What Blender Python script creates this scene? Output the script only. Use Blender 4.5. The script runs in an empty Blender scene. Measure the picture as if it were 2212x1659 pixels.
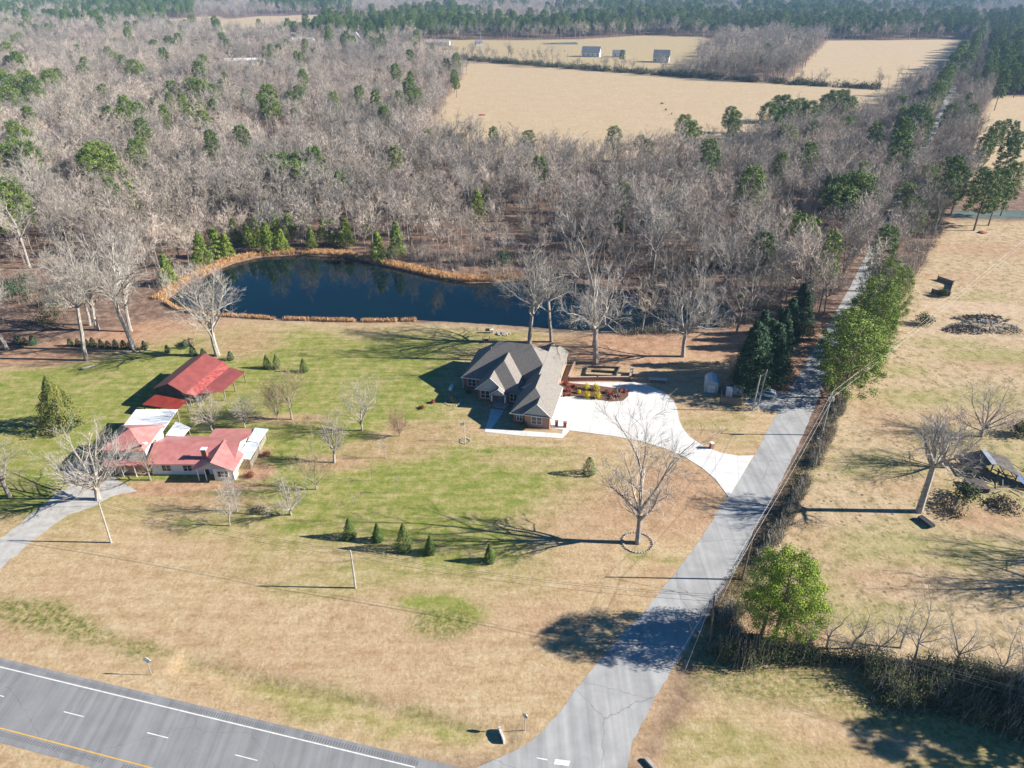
import bpy, math, random
import numpy as np
from mathutils import Vector

# ---------------------------------------------------------------- camera, sky, sun, exposure
SC = bpy.context.scene
COL = SC.collection
CAMH, FPX, PITCH = 82.0, 1562.0, math.radians(29.4)
cam_d = bpy.data.cameras.new('camera'); cam = bpy.data.objects.new('camera', cam_d); COL.objects.link(cam)
cam.location = (0, 0, CAMH); cam.rotation_euler = (math.radians(90) - PITCH, 0, 0)
cam_d.sensor_width = 36; cam_d.lens = FPX / 2212 * 36; cam_d.clip_start = 1; cam_d.clip_end = 20000
SC.camera = cam
SUN_EL, SUN_AZ = math.radians(26.5), math.radians(91.5)      # azimuth clockwise from +Y
w = bpy.data.worlds.new('World'); SC.world = w; w.use_nodes = True
nt = w.node_tree; bg = nt.nodes['Background']
sky = nt.nodes.new('ShaderNodeTexSky'); sky.sky_type = 'NISHITA'; sky.sun_disc = False
sky.sun_elevation = SUN_EL; sky.sun_rotation = SUN_AZ; sky.air_density = 0.75; sky.dust_density = 0.1; sky.ozone_density = 3.0
hsv = nt.nodes.new('ShaderNodeHueSaturation'); hsv.inputs['Saturation'].default_value = 1.35; nt.links.new(sky.outputs[0], hsv.inputs['Color']); nt.links.new(hsv.outputs[0], bg.inputs[0]); bg.inputs[1].default_value = 0.05
sd = bpy.data.lights.new('sun', 'SUN'); sun = bpy.data.objects.new('sun', sd); COL.objects.link(sun)
sd.energy = 5.0; sd.angle = math.radians(0.5); sd.color = (1.0, 0.95, 0.87)
sdir = Vector((math.sin(SUN_AZ) * math.cos(SUN_EL), math.cos(SUN_AZ) * math.cos(SUN_EL), math.sin(SUN_EL)))
sun.rotation_euler = sdir.to_track_quat('Z', 'Y').to_euler()
SC.view_settings.view_transform = 'Standard'; SC.view_settings.look = 'None'
SC.view_settings.exposure = 1.4; SC.view_settings.gamma = 1
SC.cycles.max_bounces = 5; SC.cycles.diffuse_bounces = 2; SC.cycles.glossy_bounces = 2
SC.cycles.transmission_bounces = 2; SC.cycles.volume_bounces = 0; SC.cycles.transparent_max_bounces = 6
SC.cycles.use_denoising = True; SC.cycles.denoiser = 'OPENIMAGEDENOISE'; SC.cycles.denoising_input_passes = 'RGB_ALBEDO_NORMAL'
R = math.radians

# ---------------------------------------------------------------- helpers
def P(u, v, z=0.0):
    """a point of the photograph (2212 x 1659 reading scale) on the level z -> world x, y"""
    x = (u - 1106) / FPX; y = (829.5 - v) / FPX
    d = (x, math.cos(PITCH) + y * math.sin(PITCH), -math.sin(PITCH) + y * math.cos(PITCH))
    t = (CAMH - z) / -d[2]
    return (d[0] * t, d[1] * t)
def hgt(base_v, top_v):
    """height of an upright thing whose foot and top read at these rows"""
    Y = P(1106, base_v)[1]; y = (829.5 - top_v) / FPX
    return CAMH + (-math.sin(PITCH) + y * math.cos(PITCH)) * Y / (math.cos(PITCH) + y * math.sin(PITCH))

def tag(o, label=None, cat=None, group=None, kind=None):
    if label: o['label'] = label
    if cat: o['category'] = cat
    if group: o['group'] = group
    if kind: o['kind'] = kind
    return o
def empty(name, loc=(0, 0, 0), rz=0, label=None, cat=None, group=None):
    o = bpy.data.objects.new(name, None); COL.objects.link(o); o.empty_display_size = 0.3
    o.location = loc; o.rotation_euler = (0, 0, rz); return tag(o, label, cat, group)
def copy_tree(o, parent=None):
    c = o.copy(); COL.objects.link(c); c.parent = parent
    for ch in list(o.children): copy_tree(ch, c)
    return c
def mesh_from(name, V, F, mat, parent=None, smooth=False, loc=None):
    me = bpy.data.meshes.new(name)
    V = np.asarray(V, dtype=np.float32).reshape(-1, 3)
    me.vertices.add(len(V)); me.vertices.foreach_set('co', V.ravel())
    if isinstance(F, np.ndarray):
        n, k = F.shape; idx = F.ravel().astype(np.int32)
        starts = np.arange(n, dtype=np.int32) * k; tot = np.full(n, k, dtype=np.int32)
    else:
        tot = np.array([len(f) for f in F], dtype=np.int32); idx = np.array([i for f in F for i in f], dtype=np.int32)
        starts = np.concatenate([[0], np.cumsum(tot)[:-1]]).astype(np.int32); n = len(F)
    me.loops.add(len(idx)); me.loops.foreach_set('vertex_index', idx)
    me.polygons.add(n); me.polygons.foreach_set('loop_start', starts); me.polygons.foreach_set('loop_total', tot)
    me.polygons.foreach_set('use_smooth', np.full(n, bool(smooth)))
    me.update(calc_edges=True); me.validate()
    if mat: me.materials.append(mat)
    o = bpy.data.objects.new(name, me); COL.objects.link(o); o.parent = parent
    if loc: o.location = loc
    return o

class MB:
    """collects simple solids for ONE mesh"""
    def __init__(s): s.v = []; s.f = []
    def add(s, V, F):
        b = len(s.v); s.v += [tuple(p) for p in V]; s.f += [tuple(b + i for i in f) for f in F]; return s
    def box(s, x0, x1, y0, y1, z0, z1):
        return s.add([(x0, y0, z0), (x1, y0, z0), (x1, y1, z0), (x0, y1, z0), (x0, y0, z1), (x1, y0, z1), (x1, y1, z1), (x0, y1, z1)],
                     [(3, 2, 1, 0), (4, 5, 6, 7), (0, 1, 5, 4), (1, 2, 6, 5), (2, 3, 7, 6), (3, 0, 4, 7)])
    def prism(s, pts, z0, z1):
        n = len(pts)
        return s.add([(x, y, z0) for x, y in pts] + [(x, y, z1) for x, y in pts],
                     [tuple(range(n - 1, -1, -1)), tuple(range(n, 2 * n))] + [(i, (i + 1) % n, n + (i + 1) % n, n + i) for i in range(n)])
    def shell(s, V, F, t=0.16):
        """roof planes V,F given a thickness downwards"""
        n = len(V); E = {}
        for f in F:
            for i in range(len(f)):
                a, b = f[i], f[(i + 1) % len(f)]
                if (b, a) in E: E.pop((b, a))
                else: E[(a, b)] = 1
        return s.add(list(V) + [(x, y, z - t) for x, y, z in V],
                     [tuple(f) for f in F] + [tuple(n + i for i in reversed(f)) for f in F] + [(a, n + a, n + b, b)[::-1] for a, b in E])
    def tube(s, p, q, r0, r1=None, n=8):
        r1 = r0 if r1 is None else r1
        p, q = Vector(p), Vector(q); d = (q - p).normalized()
        a = d.orthogonal().normalized(); b = d.cross(a)
        V = []
        for c, r in ((p, r0), (q, r1)):
            for i in range(n):
                t = 2 * math.pi * i / n; V.append(c + (a * math.cos(t) + b * math.sin(t)) * r)
        return s.add(V, [tuple(range(n - 1, -1, -1)), tuple(range(n, 2 * n))] + [(i, (i + 1) % n, n + (i + 1) % n, n + i) for i in range(n)])
    def ell(s, c, r, nu=12, nv=8, jit=0, rnd=None):
        V = [(c[0], c[1], c[2] - r[2])]; F = []
        for j in range(1, nv):
            a = math.pi * j / nv
            for i in range(nu):
                t = 2 * math.pi * i / nu; k = 1 + (rnd.uniform(-jit, jit) if rnd else 0)
                V.append((c[0] + r[0] * math.sin(a) * math.cos(t) * k, c[1] + r[1] * math.sin(a) * math.sin(t) * k, c[2] - r[2] * math.cos(a) * k))
        V.append((c[0], c[1], c[2] + r[2])); L = len(V) - 1
        for i in range(nu):
            F.append((0, 1 + (i + 1) % nu, 1 + i)); F.append((L, L - nu + i, L - nu + (i + 1) % nu))
            for j in range(nv - 2):
                a = 1 + j * nu; F.append((a + i, a + (i + 1) % nu, a + nu + (i + 1) % nu, a + nu + i))
        return s.add(V, F)
    def build(s, name, mat, parent=None, smooth=False, bevel=0):
        o = mesh_from(name, s.v, s.f, mat, parent, smooth)
        if bevel:
            m = o.modifiers.new('bevel', 'BEVEL'); m.width = bevel; m.segments = 2; m.limit_method = 'ANGLE'
        return o

# ---------------------------------------------------------------- materials
def mat(name, c1, c2=None, scale=1.0, rough=0.85, detail=4, c3=None, bump=0.0, bscale=None, metal=0, spec=0.3, stretch=None, rnd=0.0, coord='Object', lo=0.35, hi=0.65, stand=False):
    m = bpy.data.materials.new(name); m.use_nodes = True; t = m.node_tree; b = t.nodes['Principled BSDF']
    b.inputs['Roughness'].default_value = rough; b.inputs['Metallic'].default_value = metal; b.inputs['Specular IOR Level'].default_value = spec
    if c2 is None: c2 = tuple(x * 0.8 for x in c1)
    tc = t.nodes.new('ShaderNodeTexCoord'); src = tc.outputs[coord]
    if stretch:
        mp = t.nodes.new('ShaderNodeMapping'); mp.inputs['Scale'].default_value = stretch; t.links.new(src, mp.inputs[0]); src = mp.outputs[0]
    n = t.nodes.new('ShaderNodeTexNoise'); n.inputs['Scale'].default_value = scale; n.inputs['Detail'].default_value = detail; n.inputs['Roughness'].default_value = 0.65
    t.links.new(src, n.inputs['Vector'])
    r = t.nodes.new('ShaderNodeValToRGB'); r.color_ramp.elements[0].position = lo; r.color_ramp.elements[1].position = hi
    r.color_ramp.elements[0].color = (*c1, 1); r.color_ramp.elements[1].color = (*c2, 1)
    if c3: e = r.color_ramp.elements.new(0.5 * (lo + hi)); e.color = (*c3, 1)
    t.links.new(n.outputs[0], r.inputs[0]); out = r.outputs[0]
    if rnd:
        oi = t.nodes.new('ShaderNodeObjectInfo'); mr = t.nodes.new('ShaderNodeMapRange')
        mr.inputs['To Min'].default_value = 1 - rnd; mr.inputs['To Max'].default_value = 1 + rnd; t.links.new(oi.outputs['Random'], mr.inputs[0])
        hs = t.nodes.new('ShaderNodeHueSaturation'); t.links.new(mr.outputs[0], hs.inputs['Value']); t.links.new(out, hs.inputs['Color'])
        mh = t.nodes.new('ShaderNodeMapRange'); mh.inputs['To Min'].default_value = 0.5 + rnd * 0.06; mh.inputs['To Max'].default_value = 0.5 - rnd * 0.06
        t.links.new(oi.outputs['Random'], mh.inputs[0]); t.links.new(mh.outputs[0], hs.inputs['Hue']); out = hs.outputs[0]
        if stand: 
            nn = t.nodes.new('ShaderNodeTexNoise'); nn.inputs['Scale'].default_value = .016; nn.inputs['Detail'].default_value = 4; t.links.new(oi.outputs['Location'], nn.inputs[0])
            r3 = t.nodes.new('ShaderNodeValToRGB'); e3 = r3.color_ramp.elements; e3[0].position = .36; e3[0].color = (.55, .56, .58, 1); e3[1].position = .64; e3[1].color = (1.18, 1.1, 1.02, 1); e = e3.new(.5); e.color = (.92, .88, .86, 1); t.links.new(nn.outputs[0], r3.inputs[0])
            mx = t.nodes.new('ShaderNodeMixRGB'); mx.blend_type = 'MULTIPLY'; mx.inputs[0].default_value = 1; t.links.new(out, mx.inputs[1]); t.links.new(r3.outputs[0], mx.inputs[2]); out = mx.outputs[0]
    t.links.new(out, b.inputs['Base Color'])
    if bump:
        n2 = t.nodes.new('ShaderNodeTexNoise'); n2.inputs['Scale'].default_value = bscale or scale * 4; n2.inputs['Detail'].default_value = 3; t.links.new(src, n2.inputs['Vector'])
        bp = t.nodes.new('ShaderNodeBump'); bp.inputs['Strength'].default_value = bump; bp.inputs['Distance'].default_value = 0.05
        t.links.new(n2.outputs[0], bp.inputs['Height']); t.links.new(bp.outputs[0], b.inputs['Normal'])
    return m
def ribbed(name, c1, c2, axis, per, rough=0.5, spec=0.4, scale=0.6, depth=0.75, metal=0):
    """sheet metal or boards: ribs every `per` metres along the local axis"""
    m = mat(name, c1, c2, scale, rough, spec=spec, metal=metal); t = m.node_tree; b = t.nodes['Principled BSDF']
    src = b.inputs['Base Color'].links[0].from_socket
    tc = t.nodes.new('ShaderNodeTexCoord'); sp = t.nodes.new('ShaderNodeSeparateXYZ'); t.links.new(tc.outputs['Object'], sp.inputs[0])
    mu = t.nodes.new('ShaderNodeMath'); mu.operation = 'MULTIPLY'; mu.inputs[1].default_value = 1 / per; t.links.new(sp.outputs['XYZ'.index(axis)], mu.inputs[0])
    fr = t.nodes.new('ShaderNodeMath'); fr.operation = 'FRACT'; t.links.new(mu.outputs[0], fr.inputs[0])
    rp = t.nodes.new('ShaderNodeValToRGB'); e = rp.color_ramp.elements; e[0].position = 0.0; e[0].color = (depth, depth, depth, 1); e[1].position = 0.16; e[1].color = (1, 1, 1, 1)
    t.links.new(fr.outputs[0], rp.inputs[0])
    mx = t.nodes.new('ShaderNodeMixRGB'); mx.blend_type = 'MULTIPLY'; mx.inputs[0].default_value = 1
    t.links.new(src, mx.inputs[1]); t.links.new(rp.outputs[0], mx.inputs[2]); t.links.new(mx.outputs[0], b.inputs['Base Color'])
    bp = t.nodes.new('ShaderNodeBump'); bp.inputs['Strength'].default_value = 0.5; bp.inputs['Distance'].default_value = 0.03
    t.links.new(rp.outputs[0], bp.inputs['Height']); t.links.new(bp.outputs[0], b.inputs['Normal'])
    return m
M = {}
M['bark'] = mat('grey bark', (.30, .26, .225), (.17, .145, .125), 1.5, .9, rnd=.25, bump=.4)
M['barkpale'] = mat('pale bark', (.40, .36, .31), (.20, .175, .15), 1.3, .9, rnd=.1, bump=.4)
M['twig'] = mat('grey twigs', (.48, .43, .37), (.32, .285, .24), 0.25, .9, rnd=.3, stand=True)
M['twigpale'] = mat('pale twigs', (.42, .38, .33), (.28, .25, .215), 0.7, .9, rnd=.12)
M['twigtan'] = mat('tan twigs', (.30, .24, .14), (.20, .16, .09), 0.7, .9, rnd=.15)
M['twigpink'] = mat('reddish twigs', (.34, .20, .17), (.24, .14, .11), 0.7, .9, rnd=.1)
M['pinebark'] = mat('pine bark', (.20, .14, .10), (.12, .085, .065), 2, .95, rnd=.1)
M['pine'] = mat('pine needles', (.055, .105, .018), (.15, .205, .035), 0.45, .75, rnd=.22)
M['pinelight'] = mat('young pine needles', (.10, .165, .02), (.23, .28, .04), 0.6, .7, rnd=.15)
M['pinebright'] = mat('bright pine needles', (.085, .135, .012), (.21, .275, .03), 0.6, .7, rnd=.08)
M['pinelime'] = mat('lime pine needles', (.11, .18, .012), (.27, .34, .03), 0.6, .7)
M['holly'] = mat('dark glossy leaves', (.018, .05, .02), (.04, .10, .03), 1.2, .6, rnd=.15)
M['arbor'] = mat('arborvitae sprays', (.10, .14, .025), (.05, .095, .02), 2.2, .8, rnd=.12)
M['cedar'] = mat('cedar sprays', (.17, .16, .03), (.055, .085, .02), 0.5, .8)
M['brush'] = mat('thicket leaves', (.025, .045, .012), (.085, .095, .03), 0.5, .9, rnd=.1)
M['drybrush'] = mat('dry brush', (.26, .19, .12), (.14, .12, .07), 0.6, .9)
M['reed'] = mat('dry reeds', (.62, .40, .20), (.46, .25, .11), 0.5, .85)
M['redleaf'] = mat('red barberry leaves', (.17, .035, .02), (.30, .08, .04), 3, .8, rnd=.2)
M['yellow'] = mat('yellow leaves', (.55, .42, .01), (.42, .36, .01), 3, .7)
M['shingle'] = mat('asphalt shingles', (.205, .185, .165), (.15, .135, .12), 2.2, .9, detail=8, bump=.3, bscale=9)
M['brick'] = mat('red brick', (.28, .12, .085), (.20, .085, .065), 5, .9, detail=6)
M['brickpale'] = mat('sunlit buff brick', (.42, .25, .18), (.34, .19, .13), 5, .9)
M['siding'] = ribbed('grey lap siding', (.42, .44, .44), (.38, .40, .41), 'Z', .2)
M['whitesiding'] = ribbed('white lap siding', (.72, .71, .68), (.62, .61, .59), 'Z', .22)
M['trim'] = mat('white trim', (.74, .73, .70), (.64, .63, .60), 2, .6)
M['glass'] = mat('window glass', (.02, .025, .03), (.035, .04, .045), 1, .08, spec=.6)
M['concrete'] = mat('pale concrete', (.62, .60, .57), (.54, .525, .50), .35, .9, detail=8, bump=.15, bscale=6)
M['stone'] = mat('field stone', (.40, .35, .30), (.25, .22, .19), 3, .9)
M['redroof'] = ribbed('faded red metal roof', (.46, .20, .18), (.38, .135, .125), 'X', .5, .38, .4, depth=.78)
M['barnroof'] = ribbed('deep red metal roof', (.235, .062, .055), (.17, .045, .04), 'Y', .6, .45, .5, depth=.72)
M['barnroofworn'] = ribbed('worn red metal roof', (.42, .12, .10), (.24, .04, .035), 'Y', .5, .5, .5, depth=.6, scale=1.3)
M['leanroof'] = ribbed('rusty red metal roof', (.33, .05, .03), (.22, .03, .02), 'X', .4, .5, .5, depth=.62)
M['whiteroof'] = mat('white metal roof', (.74, .75, .75), (.55, .56, .57), .8, .45, stretch=(3, .4, 1), lo=.3, hi=.75)
M['greyroof'] = ribbed('galvanised roof', (.50, .55, .58), (.42, .47, .50), 'X', .3, .4, .5)
M['flatroof'] = mat('grey rolled roofing', (.19, .18, .185), (.14, .135, .14), 1.5, .9)
M['barnwall'] = ribbed('weathered barn boards', (.09, .085, .085), (.05, .05, .055), 'X', .25, .9)
M['wood'] = mat('weathered grey wood', (.24, .21, .18), (.15, .13, .11), 2, .9, stretch=(1, 1, 6))
M['woodpale'] = mat('pale timber', (.40, .34, .27), (.28, .24, .19), 2, .9)
M['pole'] = mat('creosoted pole wood', (.20, .16, .12), (.11, .09, .07), 1, .9)
M['polepale'] = mat('grey weathered pole wood', (.38, .36, .32), (.26, .24, .21), 1, .9)
M['metal'] = mat('grey metal', (.45, .47, .48), (.38, .4, .41), 2, .4, metal=.4)
M['dark'] = mat('dark iron', (.03, .03, .035), (.05, .05, .05), 2, .6)
M['wire'] = mat('cable', (.08, .08, .08), (.12, .12, .12), 1, .5)
M['wirepale'] = mat('bare aluminium cable', (.50, .49, .47), (.42, .41, .40), 1, .5)
M['carpaint'] = mat('white car paint', (.72, .73, .74), (.70, .71, .72), 1, .25, spec=.6)
M['tyre'] = mat('tyre rubber', (.02, .02, .02), (.03, .03, .03), 5, .8)
M['plastic'] = mat('white plastic', (.75, .75, .73), (.68, .68, .66), 1, .5)
M['mulch'] = mat('brown mulch', (.16, .085, .05), (.09, .05, .03), 4, .95, bump=.5)
M['cow'] = mat('black hide', (.02, .018, .016), (.035, .03, .025), 3, .7)
M['soil'] = mat('red earth', (.34, .11, .06), (.22, .07, .04), 1.5, .95)
M['paintw'] = mat('white road paint', (.72, .71, .68), (.5, .5, .48), 1.2, .8, detail=8)
M['painty'] = mat('yellow road paint', (.62, .38, .06), (.5, .30, .06), 1.2, .8, detail=8)
M['trash'] = mat('pale rubble', (.60, .60, .62), (.10, .095, .10), 1.3, .8, rnd=.2, c3=(.28, .25, .23))
M['char'] = mat('charred timber', (.05, .045, .04), (.12, .10, .085), 1, .9)
M['blue'] = mat('blue plastic', (.03, .10, .35), (.03, .09, .30), 1, .5)

# ---------------------------------------------------------------- ground
rng = np.random.default_rng(7); random.seed(7)
def W(pts): return [P(u, v) for u, v in pts]
def ease(x): x = np.clip(x, 0, 1); return x * x * (3 - 2 * x)
def vnoise(x, y, s, seed=0):
    x = x / s; y = y / s; xi = np.floor(x).astype(np.int64); yi = np.floor(y).astype(np.int64); fx = ease(x - xi); fy = ease(y - yi)
    def h(a, b):
        k = (a * 374761393 + b * 668265263 + seed * 974634777) & 0xffffffff
        k = ((k ^ (k >> 13)) * 1274126177) & 0xffffffff; return ((k ^ (k >> 16)) & 0xffff) / 65535.0
    return (h(xi, yi) * (1 - fx) + h(xi + 1, yi) * fx) * (1 - fy) + (h(xi, yi + 1) * (1 - fx) + h(xi + 1, yi + 1) * fx) * fy
def sdist(px, py, poly):
    """signed distance, positive inside"""
    d = np.full(px.shape, 1e18); ins = np.zeros(px.shape, bool); n = len(poly)
    for i in range(n):
        ax, ay = poly[i]; bx, by = poly[(i + 1) % n]; ex, ey = bx - ax, by - ay; L = ex * ex + ey * ey + 1e-12
        t = np.clip(((px - ax) * ex + (py - ay) * ey) / L, 0, 1)
        d = np.minimum(d, (px - ax - ex * t) ** 2 + (py - ay - ey * t) ** 2)
        c = ((ay > py) != (by > py)) & (px < ex * (py - ay) / (ey if abs(ey) > 1e-9 else 1e-9) + ax); ins ^= c
    d = np.sqrt(d); return np.where(ins, d, -d)
def axis(near0, near1, st, far, rate):
    a = list(np.arange(near0, near1 + st / 2, st)); y = a[-1]
    while y < far: y += max(st, (y - near0) * rate if near0 > 0 else abs(y) * rate); a.append(y)
    return a
ys = axis(30, 200, .8, 1600, .0065); y = ys[-1]
while y < 9000: y *= 1.025; ys.append(y)
ys = [-400, -100, 0] + ys
xp = axis(0, 115, .85, 1200, .014); x = xp[-1]
while x < 7000: x *= 1.05; xp.append(x)
xs = [-a for a in xp[:0:-1]] + xp
xs = np.array(xs); ys = np.array(ys); GX, GY = np.meshgrid(xs, ys); gx = GX.ravel(); gy = GY.ravel(); GZ = np.zeros_like(gx)

POND = W([(352, 648), (400, 612), (450, 588), (500, 566), (560, 552), (640, 547), (740, 551), (800, 565), (880, 583), (950, 600), (1010, 607), (1070, 606), (1140, 600), (1220, 604),
          (1340, 622), (1480, 640), (1580, 660), (1600, 690), (1560, 706), (1450, 716), (1320, 716), (1200, 711), (1080, 702), (1000, 697), (900, 692), (800, 694), (700, 692), (600, 689), (520, 684), (440, 678), (385, 668)])
FIELDS = {
 'big': [(925, 290), (962, 215), (988, 180), (1000, 160), (985, 128), (1100, 138), (1280, 152), (1500, 168), (1700, 180), (1960, 194), (1940, 240), (1880, 262), (1700, 285), (1640, 320), (1500, 350), (1300, 356), (1150, 352), (1010, 345), (945, 320)],
 'upper': [(1700, 178), (1785, 88), (2108, 85), (2100, 110), (2080, 140), (2040, 170), (1985, 190), (1850, 190)],
 'farm': [(860, 92), (980, 86), (1120, 87), (1250, 85), (1400, 76), (1520, 80), (1560, 100), (1500, 165), (1280, 150), (1100, 136), (985, 126), (930, 110)],
 'eastA': [(2320, 212), (2145, 208), (2112, 260), (2095, 330), (2085, 400), (2330, 400)],
 'eastB': [(2050, 476), (2330, 476), (2600, 900), (2600, 1480), (1560, 1460), (1600, 1290), (1720, 1040), (1815, 830), (1900, 700), (1970, 600)],
 'nwA': [(455, 60), (470, 44), (560, 35), (760, 31), (820, 38), (800, 56), (640, 74), (480, 84)],
 'nwB': [(345, 60), (360, 42), (470, 34), (500, 44), (450, 62), (380, 72)],
 'nwC': [(590, 14), (650, 8), (720, 9), (700, 18), (620, 22)], 'topC': [(1040, 12), (1180, 9), (1200, 16), (1060, 20)],
 'lawn': [(-700, 780), (-200, 770), (0, 760), (150, 735), (330, 690), (520, 686), (1000, 702), (1300, 722), (1600, 716), (1690, 690), (1800, 690), (1815, 700), (1560, 1200), (1400, 1659), (-900, 1659)],
 'verge': [(1340, 1700), (1560, 1420), (1640, 1430), (1900, 1500), (2330, 1600), (2600, 1900), (1300, 1900)],
 'median': [(-900, 1400), (0, 1500), (500, 1659), (500, 1800), (-900, 1800)],
 'farroad': [(2098, 64), (2090, 100), (2120, 110), (2128, 64), (2122, 52), (2104, 54)],
}
FIELDW = {k: W(v) for k, v in FIELDS.items()}
wig = (vnoise(gx, gy, 14, 1) - .5) * 5 + (vnoise(gx, gy, 4, 2) - .5) * 2.5 + (vnoise(gx, gy, 1.5, 3) - .5) * 1.2
def mask(poly_px=None, poly=None, feather=2.0, wob=1.0):
    poly = poly or W(poly_px); pad = feather + 8 * wob
    x0 = min(p[0] for p in poly) - pad; x1 = max(p[0] for p in poly) + pad; y0 = min(p[1] for p in poly) - pad; y1 = max(p[1] for p in poly) + pad
    sel = (gx > x0) & (gx < x1) & (gy > y0) & (gy < y1); out = np.zeros_like(gx)
    out[sel] = ease((sdist(gx[sel], gy[sel], poly) + wig[sel] * wob) / feather * .5 + .5); return out
def blob(u, v, rx, ry, f=.5, wob=1.0):
    cx, cy = P(u, v); d = np.sqrt(((gx - cx) / rx) ** 2 + ((gy - cy) / ry) ** 2) - wig * wob * .35 / max(rx, ry) * 2
    return ease((1 + f - d) / (2 * f))
mk = {k: np.zeros_like(gx) for k in ('green', 'leaf', 'pale', 'past', 'wood', 'weed', 'dirt')}
def put(k, m, s=1.0): mk[k] = np.maximum(mk[k], m * s)
inside = np.zeros_like(gx)
for k, poly in FIELDW.items(): inside = np.maximum(inside, mask(poly=poly, feather=3, wob=.7 if k != 'lawn' else .4))
mk['wood'] = 1 - inside
for k in ('big', 'upper', 'nwA', 'nwB', 'nwC', 'topC', 'eastA'): put('pale', mask(poly=FIELDW[k], feather=4, wob=.5))
put('pale', mask(poly=FIELDW['farm'], feather=6), .5); put('green', mask(poly=FIELDW['farm'], feather=6), .55)
put('past', mask(poly=FIELDW['eastB'], feather=3))
# lawn greens
for a in [((0, 800), (330, 735), (520, 705), (1050, 712), (1060, 745), (1000, 830), (1010, 950), (1080, 1010), (1000, 1100), (830, 1060), (700, 1110), (520, 1120), (330, 1090), (200, 1130), (0, 1100), (-300, 1000), (-300, 800)), ((900, 880), (1060, 960), (1250, 990), (1330, 1060), (1200, 1120), (1150, 1230), (900, 1260), (700, 1190), (560, 1200), (500, 1120), (700, 1000))]:
    put('green', mask(a, feather=9), .85)
for u, v, rx, ry, s in [(860, 765, 16, 8, .95), (960, 745, 12, 6, .8), (120, 800, 14, 6, .95), (250, 790, 12, 4, .9), (50, 1080, 9, 5, .95), (620, 985, 8, 4, .8), (560, 1060, 9, 5, .7), (760, 960, 8, 3, .6), (480, 1130, 8, 4, .7),
                        (930, 900, 10, 5, .5), (1100, 975, 14, 2.2, .8), (1160, 1000, 10, 3, .55), (880, 1020, 12, 5, .45), (1230, 1060, 12, 4, .35), (820, 1235, 12, 4, .7), (960, 1210, 10, 3.5, .8), (1050, 1190, 7, 2.5, .7), (930, 1300, 6, 2, .95), (700, 1270, 8, 3, .5),
                        (985, 1325, 4.5, 2.2, .9), (1000, 1140, 12, 4, .35), (250, 960, 20, 9, .3), (60, 880, 14, 8, .35), (1120, 730, 10, 3, .8), (1250, 742, 8, 2, .6), (1460, 745, 10, 2.5, .6), (1470, 790, 6, 2, .6),
                        (2150, 770, 14, 4, .75), (1960, 1150, 12, 4, .35), (1940, 870, 7, 4, .35), (2140, 1080, 12, 8, .45), (2100, 950, 14, 5, .35), (1380, 1200, 3, 2, .6), (1440, 1210, 2.2, 1.5, .6), (1600, 950, 6, 2, .25), (2130, 640, 8, 3, .35), (310, 1105, 6, 2, .5), (395, 1125, 2, 1, .9)]:
    put('green', blob(u, v, rx, ry), s)
put('green', mask([(500, 1455), (700, 1500), (900, 1545), (1050, 1570), (1020, 1610), (850, 1590), (650, 1530), (480, 1480)], feather=1.6), .75)
put('green', mask([(1430, 1659), (1440, 1560), (1600, 1580), (1800, 1610), (2100, 1659)], feather=2), .6)
put('green', mask([(1900, 1520), (2212, 1560), (2212, 1600), (1900, 1560)], feather=2), .5)
put('green', mask([(1530, 900), (1560, 880), (1640, 890), (1600, 930), (1480, 935), (1470, 890)], feather=1.6), .4)
for u, v, rx, ry in [(1900, 1010, 9, 5), (2000, 860, 12, 4), (2130, 860, 10, 5), (1850, 1180, 8, 5), (1980, 1180, 10, 4), (2100, 1190, 9, 4), (2050, 740, 10, 3), (1950, 800, 7, 3), (1760, 1260, 6, 4), (1870, 1330, 9, 3), (2180, 1000, 8, 6)]:
    put('green', blob(u, v, rx, ry, .8), .6)
for u, v, rx, ry, s in [(2150, 540, 22, 9, .55), (2080, 600, 14, 6, .4), (1900, 900, 5, 10, .4), (1960, 1050, 8, 4, .4), (2120, 1120, 9, 4, .6), (1760, 1150, 5, 6, .35), (2150, 790, 12, 4, .35), (1900, 1250, 9, 4, .35), (2050, 900, 9, 3, .3)]:
    put('leaf', blob(u, v, rx, ry, .8), s)
# strong autumn litter under the trees
for u, v, rx, ry, s in [(180, 720, 22, 11, .95), (330, 690, 15, 9, .85), (60, 760, 18, 8, .95), (520, 740, 9, 8, .45), (430, 700, 10, 7, .55), (1330, 765, 18, 8, .8), (1250, 745, 16, 6, .6), (1400, 735, 22, 5, .9), (1560, 750, 14, 6, .85), (1620, 720, 14, 8, .95),
                        (1400, 1100, 16, 8, .5), (1470, 1050, 9, 7, .55), (1300, 1130, 15, 5, .4), (1180, 1340, 7, 4, .35), (1500, 940, 6, 3, .35), (400, 1050, 14, 1.6, .8), (330, 1062, 8, 1.8, .8), (560, 1020, 3, 2.5, .85), (430, 1085, 10, 2, .5), (600, 905, 9, 1.8, .5),
                        (900, 940, 8, 5, .4), (840, 970, 9, 4, .4), (720, 1000, 6, 2.5, .5), (540, 985, 3, 3, .5), (1000, 925, 4, 2, .3), (350, 1380, 9, 2.5, .35), (1620, 1330, 3, 4, .6), (1700, 1360, 6, 3, .7), (1290, 975, 3, 1, .5)]:
    put('leaf', blob(u, v, rx, ry), s)
put('leaf', mask([(1560, 1310), (1640, 1190), (1720, 1040), (1790, 890), (1830, 780), (1870, 700), (1780, 800), (1740, 950), (1700, 1040), (1620, 1190), (1520, 1330)], feather=1.2, wob=.3), .85)
put('leaf', mask([(1690, 860), (1650, 830), (1700, 760), (1760, 690), (1800, 600), (1860, 480), (1900, 480), (1850, 600), (1810, 700), (1770, 790), (1730, 860)], feather=1.6, wob=.4), 1)
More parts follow.
